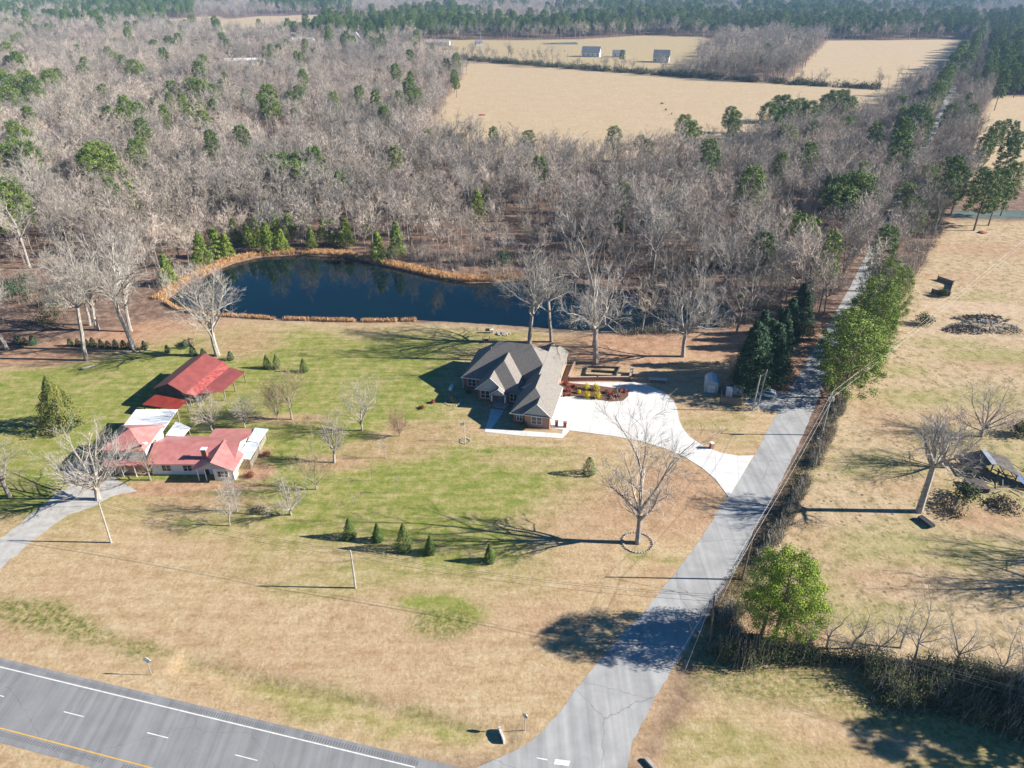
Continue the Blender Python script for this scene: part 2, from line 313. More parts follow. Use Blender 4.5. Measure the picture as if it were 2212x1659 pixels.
put('leaf', mask([(1500, 1400), (1700, 1400), (1900, 1430), (1700, 1440), (1520, 1440)], feather=2), .5)
# weeds, ditches, bare ground
put('weed', mask([(-20, 1290), (120, 1310), (250, 1360), (390, 1400), (370, 1425), (250, 1415), (120, 1370), (-20, 1330)], feather=1.4, wob=.5), 1)
put('weed', mask([(400, 1440), (640, 1490), (900, 1545), (1070, 1590), (880, 1530), (640, 1470), (400, 1420)], feather=.9, wob=.3), .6)
put('weed', blob(960, 1345, 4.6, 2.4), .9)
put('weed', mask([(1540, 1400), (1800, 1430), (2212, 1500), (2300, 1620), (1900, 1600), (1700, 1520), (1500, 1480)], feather=3), .8)
put('weed', mask([(1480, 1420), (1560, 1280), (1680, 1090), (1790, 880), (1830, 860), (1740, 1080), (1620, 1290), (1560, 1420)], feather=1.2, wob=.4), .7)
put('dirt', mask([(1990, 650), (2300, 665), (2300, 695), (2000, 668)], feather=2, wob=.4), .9)
put('dirt', mask([(1990, 690), (2300, 690), (2300, 745), (2050, 735), (1960, 712)], feather=3, wob=.6), .5)
put('dirt', blob(2120, 505, 9, 3), .8); put('dirt', blob(1040, 248, 8, 5), .9)
put('dirt', mask([(1620, 868), (1690, 862), (1700, 880), (1640, 900), (1600, 890)], feather=1, wob=.3), .5)
put('dirt', mask([(1700, 1530), (1850, 1580), (2000, 1610), (2000, 1620), (1840, 1592), (1690, 1540)], feather=.8, wob=.3), .5)
ring = sdist(gx, gy, POND)
put('pale', ease((ring + 4.5 + wig * .4) / 3) * (ring < 1), .9)
put('leaf', ease((ring + 9 + wig) / 5) * (ring < -2) * (gy > P(0, 640)[1]) * .6)
for k in ('green', 'pale', 'past'): mk[k] = mk[k] * (1 - mk['leaf'] * .75)
# pond basin, ditch beside the highway, far swells
GZ -= ease(ring / 2.6) * 2.2
dl = W([(400, 1435), (640, 1492), (860, 1545), (1010, 1580), (1085, 1592)])
dd = np.full(gx.shape, 1e9)
for (ax, ay), (bx, by) in zip(dl[:-1], dl[1:]):
    ex, ey = bx - ax, by - ay; t = np.clip(((gx - ax) * ex + (gy - ay) * ey) / (ex * ex + ey * ey), 0, 1); dd = np.minimum(dd, np.hypot(gx - ax - ex * t, gy - ay - ey * t))
GZ -= np.exp(-(dd / 1.3) ** 2) * .55
n0, n1 = len(ys), len(xs)
ii = np.arange(n0 * n1).reshape(n0, n1)
GF = np.stack([ii[:-1, :-1].ravel(), ii[:-1, 1:].ravel(), ii[1:, 1:].ravel(), ii[1:, :-1].ravel()], 1)

gm = bpy.data.materials.new('ground cover'); gm.use_nodes = True
def ground_nodes(m):
    t = m.node_tree; L = t.links; N = t.nodes.new; b = t.nodes['Principled BSDF']; b.inputs['Roughness'].default_value = .95; b.inputs['Specular IOR Level'].default_value = .1
    tc = N('ShaderNodeTexCoord')
    def noise(s, d=5, r=.6, st=None, off=0):
        n = N('ShaderNodeTexNoise'); n.inputs['Scale'].default_value = s; n.inputs['Detail'].default_value = d; n.inputs['Roughness'].default_value = r
        mp = N('ShaderNodeMapping'); mp.inputs['Location'].default_value = (off, off * .7, 0)
        if st: mp.inputs['Scale'].default_value = st
        L.new(tc.outputs['Object'], mp.inputs[0]); L.new(mp.outputs[0], n.inputs[0]); return n.outputs[0]
    def ramp(src, *st):
        r = N('ShaderNodeValToRGB'); e = r.color_ramp.elements
        while len(e) < len(st): e.new(.5)
        for i, (p, c) in enumerate(st): e[i].position = p; e[i].color = (*c, 1) if len(c) == 3 else c
        L.new(src, r.inputs[0]); return r.outputs[0]
    def mixc(f, a, bb, mode='MIX'):
        x = N('ShaderNodeMixRGB'); x.blend_type = mode
        if isinstance(f, float): x.inputs[0].default_value = f
        else: L.new(f, x.inputs[0])
        L.new(a, x.inputs[1]); L.new(bb, x.inputs[2]); return x.outputs[0]
    def math_(op, a, bb, clamp=True):
        x = N('ShaderNodeMath'); x.operation = op; x.use_clamp = clamp
        for i, q in enumerate((a, bb)):
            if isinstance(q, (int, float)): x.inputs[i].default_value = q
            else: L.new(q, x.inputs[i])
        return x.outputs[0]
    def attr(n):
        a = N('ShaderNodeAttribute'); a.attribute_name = n; s = N('ShaderNodeSeparateColor'); L.new(a.outputs['Color'], s.inputs[0]); return s.outputs
    A, B, Cc = attr('coverA'), attr('coverB'), attr('coverC')
    fine = noise(2.1, 6, .8); med = noise(.45, 6, .65, off=30); big = noise(.06, 5, .6, off=77); streak = noise(.5, 4, .6, st=(.25, 1.6, 1), off=11)
    blotch = math_('ADD', math_('MULTIPLY', med, .6), math_('MULTIPLY', streak, .4))
    dry = ramp(blotch, (.34, (.29, .195, .105)), (.5, (.39, .285, .165)), (.66, (.46, .36, .23)))
    dry = mixc(math_('MULTIPLY', ramp(big, (.45, (0, 0, 0)), (.62, (1, 1, 1))), .35), dry, ramp(med, (.3, (.33, .195, .12)), (.7, (.40, .26, .165))))
    grn = ramp(blotch, (.3, (.095, .145, .022)), (.5, (.205, .215, .052)), (.7, (.32, .285, .12)))
    gmask = math_('MULTIPLY', A[0], ramp(math_('ADD', math_('MULTIPLY', blotch, .75), math_('MULTIPLY', big, .25)), (.40, (1, 1, 1)), (.58, (.45, .45, .45))))
    gmask = math_('ADD', gmask, ramp(math_('MULTIPLY', A[0], A[0]), (.45, (0, 0, 0)), (1, (.65, .65, .65))))
    c = mixc(gmask, dry, grn)
    pale = ramp(blotch, (.36, (.33, .235, .14)), (.5, (.41, .31, .20)), (.64, (.49, .385, .27))); pale = mixc(ramp(big, (.42, (0, 0, 0)), (.6, (.5, .5, .5))), pale, ramp(streak, (.35, (.33, .26, .135)), (.65, (.42, .31, .20)))); c = mixc(A[2], c, pale)
    past = ramp(med, (.32, (.20, .165, .08)), (.44, (.32, .245, .14)), (.52, (.40, .30, .19)), (.68, (.44, .335, .22)))
    vo = N('ShaderNodeTexVoronoi'); vo.inputs['Scale'].default_value = .75; L.new(tc.outputs['Object'], vo.inputs[0]); vs = N('ShaderNodeSeparateColor'); L.new(vo.outputs['Color'], vs.inputs[0])
    spk = math_('MULTIPLY', ramp(vo.outputs['Distance'], (.17, (1, 1, 1)), (.27, (0, 0, 0))), ramp(vs.outputs[0], (.3, (0, 0, 0)), (.5, (1, 1, 1))))
    past = mixc(math_('MULTIPLY', spk, .85), past, ramp(fine, (.3, (.09, .07, .045)), (.7, (.17, .13, .08))))
    past = mixc(math_('MULTIPLY', A[0], .8), past, grn)
    c = mixc(B[0], c, past)
    leaf = ramp(med, (.3, (.20, .11, .07)), (.5, (.33, .19, .12)), (.7, (.43, .28, .185))); c = mixc(math_('MULTIPLY', A[1], ramp(math_('ADD', blotch, math_('MULTIPLY', A[1], .4)), (.5, (.5, .5, .5)), (.75, (1, 1, 1)))), c, leaf)
    wf = ramp(med, (.3, (.09, .06, .045)), (.5, (.17, .11, .08)), (.7, (.32, .22, .16))); c = mixc(B[1], c, wf)
    weed = ramp(noise(1.2, 5, .7, off=3), (.38, (.07, .085, .02)), (.5, (.17, .17, .05)), (.62, (.33, .27, .12))); c = mixc(math_('MULTIPLY', B[2], ramp(noise(.9, 5, .75, off=60), (.38, (.15, .15, .15)), (.52, (1, 1, 1)))), c, weed)
    dirt = ramp(med, (.3, (.36, .26, .17)), (.7, (.50, .38, .27))); c = mixc(Cc[0], c, dirt)
    g = ramp(fine, (.3, (.70, .70, .68)), (.5, (1, 1, 1)), (.7, (1.22, 1.2, 1.16)))
    c = mixc(1.0, c, ramp(noise(1.5, 4, .7, off=50), (.3, (.80, .80, .78)), (.5, (1, 1, 1)), (.7, (1.12, 1.11, 1.08))), 'MULTIPLY')
    c = mixc(1.0, c, g, 'MULTIPLY'); L.new(c, b.inputs['Base Color'])
    bp = N('ShaderNodeBump'); bp.inputs['Strength'].default_value = .55; bp.inputs['Distance'].default_value = .12
    L.new(math_('ADD', fine, math_('MULTIPLY', noise(1.1, 3, .6), 1.2), False), bp.inputs['Height']); L.new(bp.outputs[0], b.inputs['Normal'])
ground_nodes(gm)
ground = mesh_from('ground', np.stack([gx, gy, GZ], 1), GF, gm, smooth=True); tag(ground, 'dry winter grass, lawn, pasture and leaf-strewn woodland floor', kind='structure')
def cattr(me, name, r, g, b_):
    a = me.attributes.new(name, 'FLOAT_COLOR', 'POINT'); a.data.foreach_set('color', np.stack([r, g, b_, np.ones_like(r)], 1).astype(np.float32).ravel())
cattr(ground.data, 'coverA', mk['green'], mk['leaf'], mk['pale']); cattr(ground.data, 'coverB', mk['past'], mk['wood'], mk['weed']); cattr(ground.data, 'coverC', mk['dirt'], mk['dirt'], mk['dirt'])

# water
def grow(poly, d):
    cx = sum(p[0] for p in poly) / len(poly); cy = sum(p[1] for p in poly) / len(poly)
    return [(x + (x - cx) / math.hypot(x - cx, y - cy) * d, y + (y - cy) / math.hypot(x - cx, y - cy) * d) for x, y in poly]
wm = mat('dark pond water', (.002, .008, .014), (.003, .012, .012), .03, .05, spec=.3, bump=.03, bscale=1.5)
wp = grow(POND, 1.5); water = MB(); water.add([(x, y, -.45) for x, y in wp], [tuple(range(len(wp)))[::-1]]); wo = water.build('water', wm); tag(wo, 'still dark blue farm pond', kind='structure')
if wo.data.polygons[0].normal.z < 0: wo.data.flip_normals()

# ---------------------------------------------------------------- roads
def sheet(name, poly, z, m, kind='structure', label=None, thick=0):
    b = MB()
    if thick: b.prism(poly, z - thick, z)
    else: b.add([(x, y, z) for x, y in poly], [tuple(range(len(poly)))])
    o = b.build(name, m)
    if not thick and o.data.polygons[0].normal.z < 0: o.data.flip_normals()
    return tag(o, label, kind=kind)
def asphalt(name, c1, c2, crack=.25, coordrot=0):
    m = mat(name, c1, c2, .25, .9, detail=8, bump=.2, bscale=8); t = m.node_tree; b = t.nodes['Principled BSDF']; src = b.inputs['Base Color'].links[0].from_socket
    tc = t.nodes.new('ShaderNodeTexCoord'); mp = t.nodes.new('ShaderNodeMapping'); mp.inputs['Rotation'].default_value = (0, 0, coordrot); mp.inputs['Scale'].default_value = (1.1, .03, 1)
    t.links.new(tc.outputs['Object'], mp.inputs[0])
    n = t.nodes.new('ShaderNodeTexNoise'); n.inputs['Scale'].default_value = 1; n.inputs['Detail'].default_value = 4; t.links.new(mp.outputs[0], n.inputs[0])
    r = t.nodes.new('ShaderNodeValToRGB'); r.color_ramp.elements[0].position = .35; r.color_ramp.elements[0].color = (.84, .84, .84, 1); r.color_ramp.elements[1].position = .65; r.color_ramp.elements[1].color = (1.06, 1.06, 1.06, 1); t.links.new(n.outputs[0], r.inputs[0])
    v = t.nodes.new('ShaderNodeTexVoronoi'); v.feature = 'DISTANCE_TO_EDGE'; v.inputs['Scale'].default_value = .075
    nn = t.nodes.new('ShaderNodeTexNoise'); nn.inputs['Scale'].default_value = .8; nn.inputs['Detail'].default_value = 4; t.links.new(tc.outputs['Object'], nn.inputs[0])
    mm = t.nodes.new('ShaderNodeMixRGB'); mm.blend_type = 'ADD'; mm.inputs[0].default_value = 1.6; t.links.new(tc.outputs['Object'], mm.inputs[1]); t.links.new(nn.outputs['Color'], mm.inputs[2]); t.links.new(mm.outputs[0], v.inputs[0])
    r2 = t.nodes.new('ShaderNodeValToRGB'); r2.color_ramp.elements[0].color = (1 - crack * 2, 1 - crack * 2, 1 - crack * 2, 1); r2.color_ramp.elements[1].position = .004; r2.color_ramp.elements[1].color = (1, 1, 1, 1); t.links.new(v.outputs['Distance'], r2.inputs[0])
    for q in (r, r2):
        mx = t.nodes.new('ShaderNodeMixRGB'); mx.blend_type = 'MULTIPLY'; mx.inputs[0].default_value = 1; t.links.new(src, mx.inputs[1]); t.links.new(q.outputs[0], mx.inputs[2]); src = mx.outputs[0]
    t.links.new(src, b.inputs['Base Color']); return m
HD = Vector((1, -.2466, 0)).normalized(); HN = Vector((-HD.y, HD.x, 0))          # highway direction and its far side
H0 = Vector((-44.5, 60.8, 0))                                                     # on the white edge line
def hw(s, off): p = H0 + HD * s + HN * off; return (p.x, p.y)
def strip(s0, s1, o0, o1): return [hw(s0, o0), hw(s1, o0), hw(s1, o1), hw(s0, o1)]
M['hwy'] = asphalt('highway asphalt', (.235, .235, .235), (.195, .195, .197), .12, -math.atan2(HD.y, HD.x) + math.pi / 2)
M['side'] = asphalt('weathered side road asphalt', (.36, .355, .345), (.27, .268, .262), .22, R(30.3))
sheet('highway', strip(-400, 400, 1.15, -9.3), .02, M['hwy'], label='grey two-lane highway carriageway')
sheet('edge_line', strip(-400, 34, -.02, -.17), .026, M['paintw'], label='white edge line of the highway')
sheet('median_line', strip(-400, 400, -7.6, -7.75), .026, M['painty'], label='yellow edge line of the highway')
dp = P(164.4, 1537.4); s_ref = (Vector((dp[0], dp[1], 0)) - H0).dot(HD)
b = MB()
for k in range(-12, 14):
    s = s_ref + k * 12.3; q = strip(s - 1.5, s + 1.5, -3.75, -3.87); b.add([(x, y, .026) for x, y in q], [(0, 1, 2, 3)])
o = b.build('lane_line', M['paintw']); tag(o, 'broken white lane line', kind='structure')
for f in o.data.polygons:
    if f.normal.z < 0: o.data.flip_normals(); break
b = MB()
for s0, s1, o0, o1 in [(-60, 34, .15, .75), (-60, 100, -8.0, -8.6)]:
    s = s0
    while s < s1:
        if (s % 19) < 16.5: b.add([(x, y, .027) for x, y in strip(s, s + .16, o0, o1)], [(0, 1, 2, 3)])
        s += .36
M['rumble'] = mat('rumble strip grooves', (.12, .12, .125), (.15, .15, .155), 2, .9)
o = b.build('rumble_strip', M['rumble']); tag(o, 'milled rumble strips', kind='structure')
if o.data.polygons[0].normal.z < 0: o.data.flip_normals()
roadL = [(1030, 1659), (1075, 1640), (1110, 1622), (1150, 1598), (1180, 1573), (1212, 1532), (1250, 1482), (1330, 1387), (1420, 1288), (1500, 1185), (1570, 1075), (1630, 985), (1690, 870)]
roadR = [(1352, 1700), (1354, 1659), (1368, 1600), (1400, 1535), (1455, 1440), (1530, 1330), (1600, 1205), (1665, 1082), (1725, 962), (1766, 865)]
L_ = W([(900, 1690)] + roadL); Rr = W([(1352, 1759)] + roadR)
far_c = Vector((1010, 1725)); near_c = (Vector(L_[-1]) + Vector(Rr[-1])) / 2; d = (far_c - near_c).normalized(); nrm = Vector((-d.y, d.x))
jr = random.Random(5)
def jag(pts, a=.12):
    out = []
    for (x0, y0), (x1, y1) in zip(pts[:-1], pts[1:]):
        n = max(2, int(math.hypot(x1 - x0, y1 - y0) / 1.1))
        for i in range(n): t = i / n; out.append((x0 + (x1 - x0) * t + jr.uniform(-a, a), y0 + (y1 - y0) * t + jr.uniform(-a, a)))
    return out + [pts[-1]]
far_l = [tuple(near_c + d * k + nrm * (2.6 if k < 50 else 1.5)) for k in (25, 75, 300, 2600)]; far_r = [tuple(near_c + d * k - nrm * 2.7) for k in (2600, 300, 75, 25)]
side_poly = [(-6, 30)] + jag(L_[1:]) + far_l + far_r + jag(Rr[::-1][:-1]) + [(26, 30)]
sheet('side_road', side_poly, .012, M['side'], label='weathered grey country side road')
b = MB()
for q in ([(1158, 1636), (1182, 1640), (1184, 1643), (1160, 1639)], [(1199, 1640), (1232, 1644), (1228, 1655), (1196, 1651)]):
    b.add([(x, y, .03) for x, y in W(q)], [(0, 1, 2, 3)])
o = b.build('stop_line', M['paintw']); tag(o, 'worn white stop line', kind='structure')
if o.data.polygons[0].normal.z < 0: o.data.flip_normals()
DRIVE = [(1219, 827), (1290, 826), (1370, 826), (1402, 833), (1432, 846), (1455, 865), (1463, 885), (1466, 905), (1474, 924), (1490, 944), (1520, 964), (1556, 978), (1595, 985), (1628, 984), (1574, 1074), (1545, 1035), (1515, 1010), (1480, 988), (1440, 970), (1390, 955), (1330, 943), (1215, 928), (1190, 925), (1190, 870)]
def joints(m, size):
    t = m.node_tree; b = t.nodes['Principled BSDF']; src = b.inputs['Base Color'].links[0].from_socket; tc = t.nodes.new('ShaderNodeTexCoord'); mp = t.nodes.new('ShaderNodeMapping'); mp.inputs['Rotation'].default_value = (0, 0, R(13)); t.links.new(tc.outputs['Object'], mp.inputs[0])
    br = t.nodes.new('ShaderNodeTexBrick'); br.offset = 0; br.inputs['Scale'].default_value = 1; br.inputs['Brick Width'].default_value = size; br.inputs['Row Height'].default_value = size; br.inputs['Mortar Size'].default_value = .03
    br.inputs['Color1'].default_value = (1, 1, 1, 1); br.inputs['Color2'].default_value = (.93, .93, .92, 1); br.inputs['Mortar'].default_value = (.6, .58, .55, 1); t.links.new(mp.outputs[0], br.inputs[0])
    mx = t.nodes.new('ShaderNodeMixRGB'); mx.blend_type = 'MULTIPLY'; mx.inputs[0].default_value = 1; t.links.new(src, mx.inputs[1]); t.links.new(br.outputs[0], mx.inputs[2]); t.links.new(mx.outputs[0], b.inputs['Base Color'])
joints(M['concrete'], 4.2)
sheet('driveway', W(DRIVE), .06, M['concrete'], thick=.08, label='white concrete driveway')
sheet('walkway', W([(1061, 883), (1089, 887), (1072, 912), (1062, 926), (1213, 937), (1217, 925), (1230, 930), (1214, 947), (1130, 942), (1046, 933), (1056, 905)]), .05, M['concrete'], thick=.07, label='concrete front walk')
M['gravel'] = mat('pale gravel', (.44, .42, .39), (.30, .285, .26), .6, .95, detail=8)
sheet('gravel_drive', jag(W([(-140, 1290), (0, 1165), (75, 1105), (100, 1085), (150, 1050), (135, 1010), (185, 990), (270, 1045), (300, 1060), (235, 1075), (205, 1095), (150, 1110), (60, 1175), (0, 1230), (-120, 1340)]), .25), .01, M['gravel'], label='pale gravel drive')
sheet('parking_pad', jag(W([(1610, 850), (1640, 838), (1700, 850), (1700, 880), (1650, 885), (1610, 872)]), .3), .008, M['gravel'], label='gravel parking patch')
for q, n in (([(2060, 455), (2330, 455), (2330, 472), (2075, 472), (2050, 464)], 'far pond'), ([(1625 / 3072 * 2212 + 0, 93), (1245, 91), (1250, 96), (1175, 96)], 'small pond')):
    o = sheet('water', W(q), .02, mat('far pond water', (.05, .075, .075), (.13, .16, .13), .08, .55, spec=.15), label='pale ' + n)

# ---------------------------------------------------------------- tree makers
def rot_about(v, ax, a):
    return v * math.cos(a) + np.cross(ax, v) * math.sin(a) + ax * np.dot(ax, v) * (1 - math.cos(a))
def unit(v): return v / (np.linalg.norm(v) + 1e-9)
class Tubes:
    def __init__(s): s.P = []; s.V = []; s.F = []; s.n = 0
    def poly(s, pts, rads, k):
        pts = np.array(pts); m = len(pts); ring = []
        for i in range(m):
            d = unit(pts[min(i + 1, m - 1)] - pts[max(i - 1, 0)]); a = np.cross(d, [0.31, .22, .93]); a = unit(a) if np.linalg.norm(a) > .05 else np.array([1., 0, 0]); bb = np.cross(d, a)
            t = np.arange(k) * 2 * math.pi / k; ring.append(pts[i] + rads[i] * (np.cos(t)[:, None] * a + np.sin(t)[:, None] * bb))
        s.V.append(np.concatenate(ring)); base = s.n; s.n += m * k
        for i in range(m - 1):
            for j in range(k): s.F.append((base + i * k + j, base + i * k + (j + 1) % k, base + (i + 1) * k + (j + 1) % k, base + (i + 1) * k + j))
    def blades(s, A, B, w):
        """many flat twigs at once: A,B (n,3)"""
        n = len(A); d = B - A; r = rng.normal(size=(n, 3)); sd_ = np.cross(d, r); sd_ /= (np.linalg.norm(sd_, axis=1)[:, None] + 1e-9)
        V = np.stack([A - sd_ * w, A + sd_ * w, B + sd_ * w * .4, B - sd_ * w * .4], 1).reshape(-1, 3); base = s.n; s.V.append(V); s.n += 4 * n
        s.F += [(base + 4 * i, base + 4 * i + 1, base + 4 * i + 2, base + 4 * i + 3) for i in range(n)]
    def build(s, name, m, parent): return mesh_from(name, np.concatenate(s.V), np.array(s.F), m, parent)
def bare_tree(seed, H=16, r2m=.022, spread=5, fork=.35, limbs=5, subs=7, subsub=6, twigs=5, tw=.035, r0=.3, lean=0, up=.7, ms=('bark', 'twig'), name='hardwood_tree', wild=.25, low=None):
    rd = random.Random(seed); nr = np.random.default_rng(seed); T, C = Tubes(), Tubes()
    root = empty(name); lv = np.array([math.cos(seed) * lean, math.sin(seed) * lean, 0])
    def curve(p, d, L, n, wob, grav=0.0):
        pts = [p]; d = unit(d)
        for _ in range(n):
            d = unit(d + nr.normal(size=3) * wob + np.array([0, 0, grav])); pts.append(pts[-1] + d * L / n)
        return pts
    hf = H * fork
    tp = curve(np.array([0., 0, -.3]), np.array([0, 0, 1.]) + lv, hf + .3, 4, .05)
    T.poly([tp[0]] + tp, [r0 * 1.45, r0 * 1.1, r0, r0 * .9, r0 * .85, r0 * .8][:len(tp) + 1], 7)
    top = tp[-1]; trunk_dir = unit(tp[-1] - tp[-2])
    A, B = [], []
    # leader plus limbs
    starts = [(top, unit(trunk_dir + nr.normal(size=3) * .08), H - hf, r0 * .62)]
    for i in range(limbs):
        az = i * 2.4 + rd.uniform(-.5, .5); q = rd.uniform(.0, 1) ** .7; h0 = (low if low is not None else fork * .75)
        z = h0 * H + (hf * 1.25 - h0 * H) * q if i > 1 else hf
        p = top if z >= hf else tp[min(3, max(1, int(z / hf * 4)))] * 1.0
        el = rd.uniform(.45, .95) * up + .12; dr = np.array([math.cos(az) * math.cos(el * 1.3), math.sin(az) * math.cos(el * 1.3), math.sin(el * 1.3)])
        Lh = min(spread / max(.3, math.cos(el * 1.3)), (H - p[2]) * 1.05) * rd.uniform(.8, 1.05); starts.append((p, dr, Lh, r0 * rd.uniform(.38, .52)))
    for p, dr, L, r in starts:
        n = 6; pts = curve(p, dr, L, n, wild * .55, .05); rad = [r * (1 - .85 * i / n) for i in range(n + 1)]; T.poly(pts, rad, 5)
        for s in range(subs):
            t = .22 + .76 * (s + rd.random()) / subs; k = min(n - 1, int(t * n)); f = t * n - k; bp = pts[k] * (1 - f) + pts[k + 1] * f; bd = unit(pts[k + 1] - pts[k])
            ax = unit(np.cross(bd, nr.normal(size=3))); d2 = rot_about(bd, ax, rd.uniform(.55, 1.15)); L2 = L * rd.uniform(.28, .48) * (1.15 - t * .6)
            p2 = curve(bp, d2, L2, 4, wild * .75, .10); r2 = max(r2m, r * (1 - .85 * t) * .6); C.poly(p2, [r2 * (1 - .8 * i / 4) for i in range(5)], 3)
            for q in range(subsub):
                t3 = .2 + .8 * (q + rd.random()) / subsub; k3 = min(3, int(t3 * 4)); f3 = t3 * 4 - k3; b3 = p2[k3] * (1 - f3) + p2[k3 + 1] * f3; bd3 = unit(p2[k3 + 1] - p2[k3])
                d3 = rot_about(bd3, unit(np.cross(bd3, nr.normal(size=3))), rd.uniform(.4, 1.0)); L3 = L2 * rd.uniform(.3, .55) + .25; d3 = unit(d3 + np.array([0, 0, .25])); e3 = b3 + d3 * L3
                A.append(b3); B.append(e3); w3 = 1
                for u in range(twigs):
                    g = rd.uniform(.25, 1); s4 = b3 + d3 * L3 * g; d4 = unit(rot_about(d3, unit(nr.normal(size=3)), rd.uniform(.35, .9)) + np.array([0, 0, .2])); A.append(s4); B.append(s4 + d4 * L3 * rd.uniform(.35, .75))
    A, B = np.array(A), np.array(B); ln = np.linalg.norm(B - A, axis=1)[:, None]; C.blades(A, B, np.clip(ln * .011 + tw * .25, .008, tw * .55)); 
    T.build('trunk', M[ms[0]], root); C.build('crown', M[ms[1]], root); return root
def leaves(centers, radii, per, size, nr, flat=.6, upb=.3):
    """clumps of leaf faces: arrays of quads"""
    C = np.repeat(np.asarray(centers, float), per, 0); Rd = np.repeat(np.asarray(radii, float), per, 0); n = len(C)
    d = nr.normal(size=(n, 3)); d /= np.linalg.norm(d, axis=1)[:, None]; rr = nr.random(n)[:, None] ** .45; c = C + d * rr * Rd
    nm = d + nr.normal(size=(n, 3)) * .7 + np.array([0, 0, upb]); nm /= np.linalg.norm(nm, axis=1)[:, None]
    a = np.cross(nm, nr.normal(size=(n, 3))); a /= np.linalg.norm(a, axis=1)[:, None]; bb = np.cross(nm, a); s = size * nr.uniform(.6, 1.3, (n, 1))
    V = np.stack([c - a * s, c - bb * s * flat, c + a * s, c + bb * s * flat], 1).reshape(-1, 3); return V, np.arange(4 * n).reshape(n, 4)
def pine_tree(seed, H=18, flat=.34, cb=.5, rad=3.6, clumps=46, per=46, size=.3, m='pine', name='pine_tree', taper='round', r0=.22, cl=1.15, lean=.0):
    nr = np.random.default_rng(seed); rd = random.Random(seed); root = empty(name); T = Tubes(); L = np.array([lean * math.cos(seed), lean * math.sin(seed), 0])
    def axis_at(z): return L * z + np.array([math.sin(z * .4 + seed) * .12, 0, z])
    pts = [axis_at(H * q) for q in (-.02, .25, .5, .75, .98)]; T.poly(pts, [r0 * 1.2, r0, r0 * .8, r0 * .5, .03], 6)
    cs, rs = [], []
    for i in range(clumps):
        t = (i + rd.random()) / clumps; z = H * (cb + (1 - cb) * t); k = {'round': math.sqrt(max(0, 1 - ((t - .38) / .66) ** 2)), 'cone': (1 - t) ** .8 * 1.0 + .05}[taper]
        rr = rad * k * (.35 + .65 * rd.random() ** .5); az = i * 2.399 + rd.uniform(-.4, .4); p = axis_at(z) + np.array([math.cos(az) * rr, math.sin(az) * rr, 0]); cs.append(p)
        c = cl * rd.uniform(.7, 1.25) * (1 if taper == 'round' else .45 + .6 * (1 - t)); rs.append((c, c, c * .62))
        if rr > .8 and i % 2 == 0: T.poly([axis_at(z - rr * .25), p], [.06, .025], 3)
    V, F = leaves(cs, rs, int(per * 1.6), size, nr, flat); T.build('trunk', M['pinebark'], root); mesh_from('crown', V, F, M[m], root); return root
def cone_shrub(seed, H=4, rad=.9, n=2600, size=.11, m='arbor', name='arborvitae', power=.8, base=.0, belly=.18, rag=.18):
    nr = np.random.default_rng(seed); root = empty(name); T = Tubes(); T.poly([np.array([0, 0, -.1]), np.array([0, 0, H * .8])], [rad * .1, .02], 5)
    t = nr.random(n) ** 1.25; prof = np.where(t < belly, .72 + .28 * t / belly, ((1 - t) / (1 - belly)) ** power); az = nr.uniform(0, 2 * math.pi, n)
    lump = 1 + rag * np.sin(az * 3 + t * 9 + seed) * .6 + rag * np.sin(az * 7 - t * 23) * .5; r = rad * prof * lump * nr.uniform(.72, 1.05, n); z = base + t * (H - base)
    c = np.stack([np.cos(az) * r, np.sin(az) * r, z], 1); nm = np.stack([np.cos(az), np.sin(az), np.full(n, .5)], 1) + nr.normal(size=(n, 3)) * .45; nm /= np.linalg.norm(nm, axis=1)[:, None]
    a = np.cross(nm, nr.normal(size=(n, 3))); a /= np.linalg.norm(a, axis=1)[:, None]; bb = np.cross(nm, a); s = size * nr.uniform(.6, 1.4, (n, 1))
    V = np.stack([c - a * s, c - bb * s * .6, c + a * s, c + bb * s * .6], 1).reshape(-1, 3); F = np.arange(4 * n).reshape(n, 4)
    T.build('trunk', M['pinebark'], root); mesh_from('crown', V, F, M[m], root); return root
def place(o, u, v, rz=None, s=1.0, label=None, cat=None, group=None, sz=None):
    x, y = P(u, v); o.location = (x, y, 0); o.rotation_euler = (0, 0, rz if rz is not None else random.uniform(0, 6.28)); o.scale = (s, s, sz or s); return tag(o, label, cat, group)

# ---------------------------------------------------------------- buildings
def roof(x0, x1, y0, y1, ze, pitch, axis='y', lo=0.0, hi=0.0):
    if axis == 'y':
        xm = (x0 + x1) / 2; zr = ze + (x1 - x0) / 2 * pitch
        V = [(x0, y0, ze), (x1, y0, ze), (x1, y1, ze), (x0, y1, ze), (xm, y0 + lo, zr), (xm, y1 - hi, zr)]
        F = [(0, 4, 5, 3), (1, 2, 5, 4)] + ([(0, 1, 4)] if lo else []) + ([(2, 3, 5)] if hi else [])
    else:
        ym = (y0 + y1) / 2; zr = ze + (y1 - y0) / 2 * pitch
        V = [(x0, y0, ze), (x1, y0, ze), (x1, y1, ze), (x0, y1, ze), (x0 + lo, ym, zr), (x1 - hi, ym, zr)]
        F = [(0, 1, 5, 4), (2, 3, 4, 5)] + ([(3, 0, 4)] if lo else []) + ([(1, 2, 5)] if hi else [])
    return V, F
def put_roof(name, parent, m, *a, t=.16, **k):
    V, F = roof(*a, **k); return MB().shell(V, F, t).build(name, m, parent)
def slab(name, parent, m, pts, t=.12):
    return MB().shell(pts, [tuple(range(len(pts)))], t).build(name, m, parent)
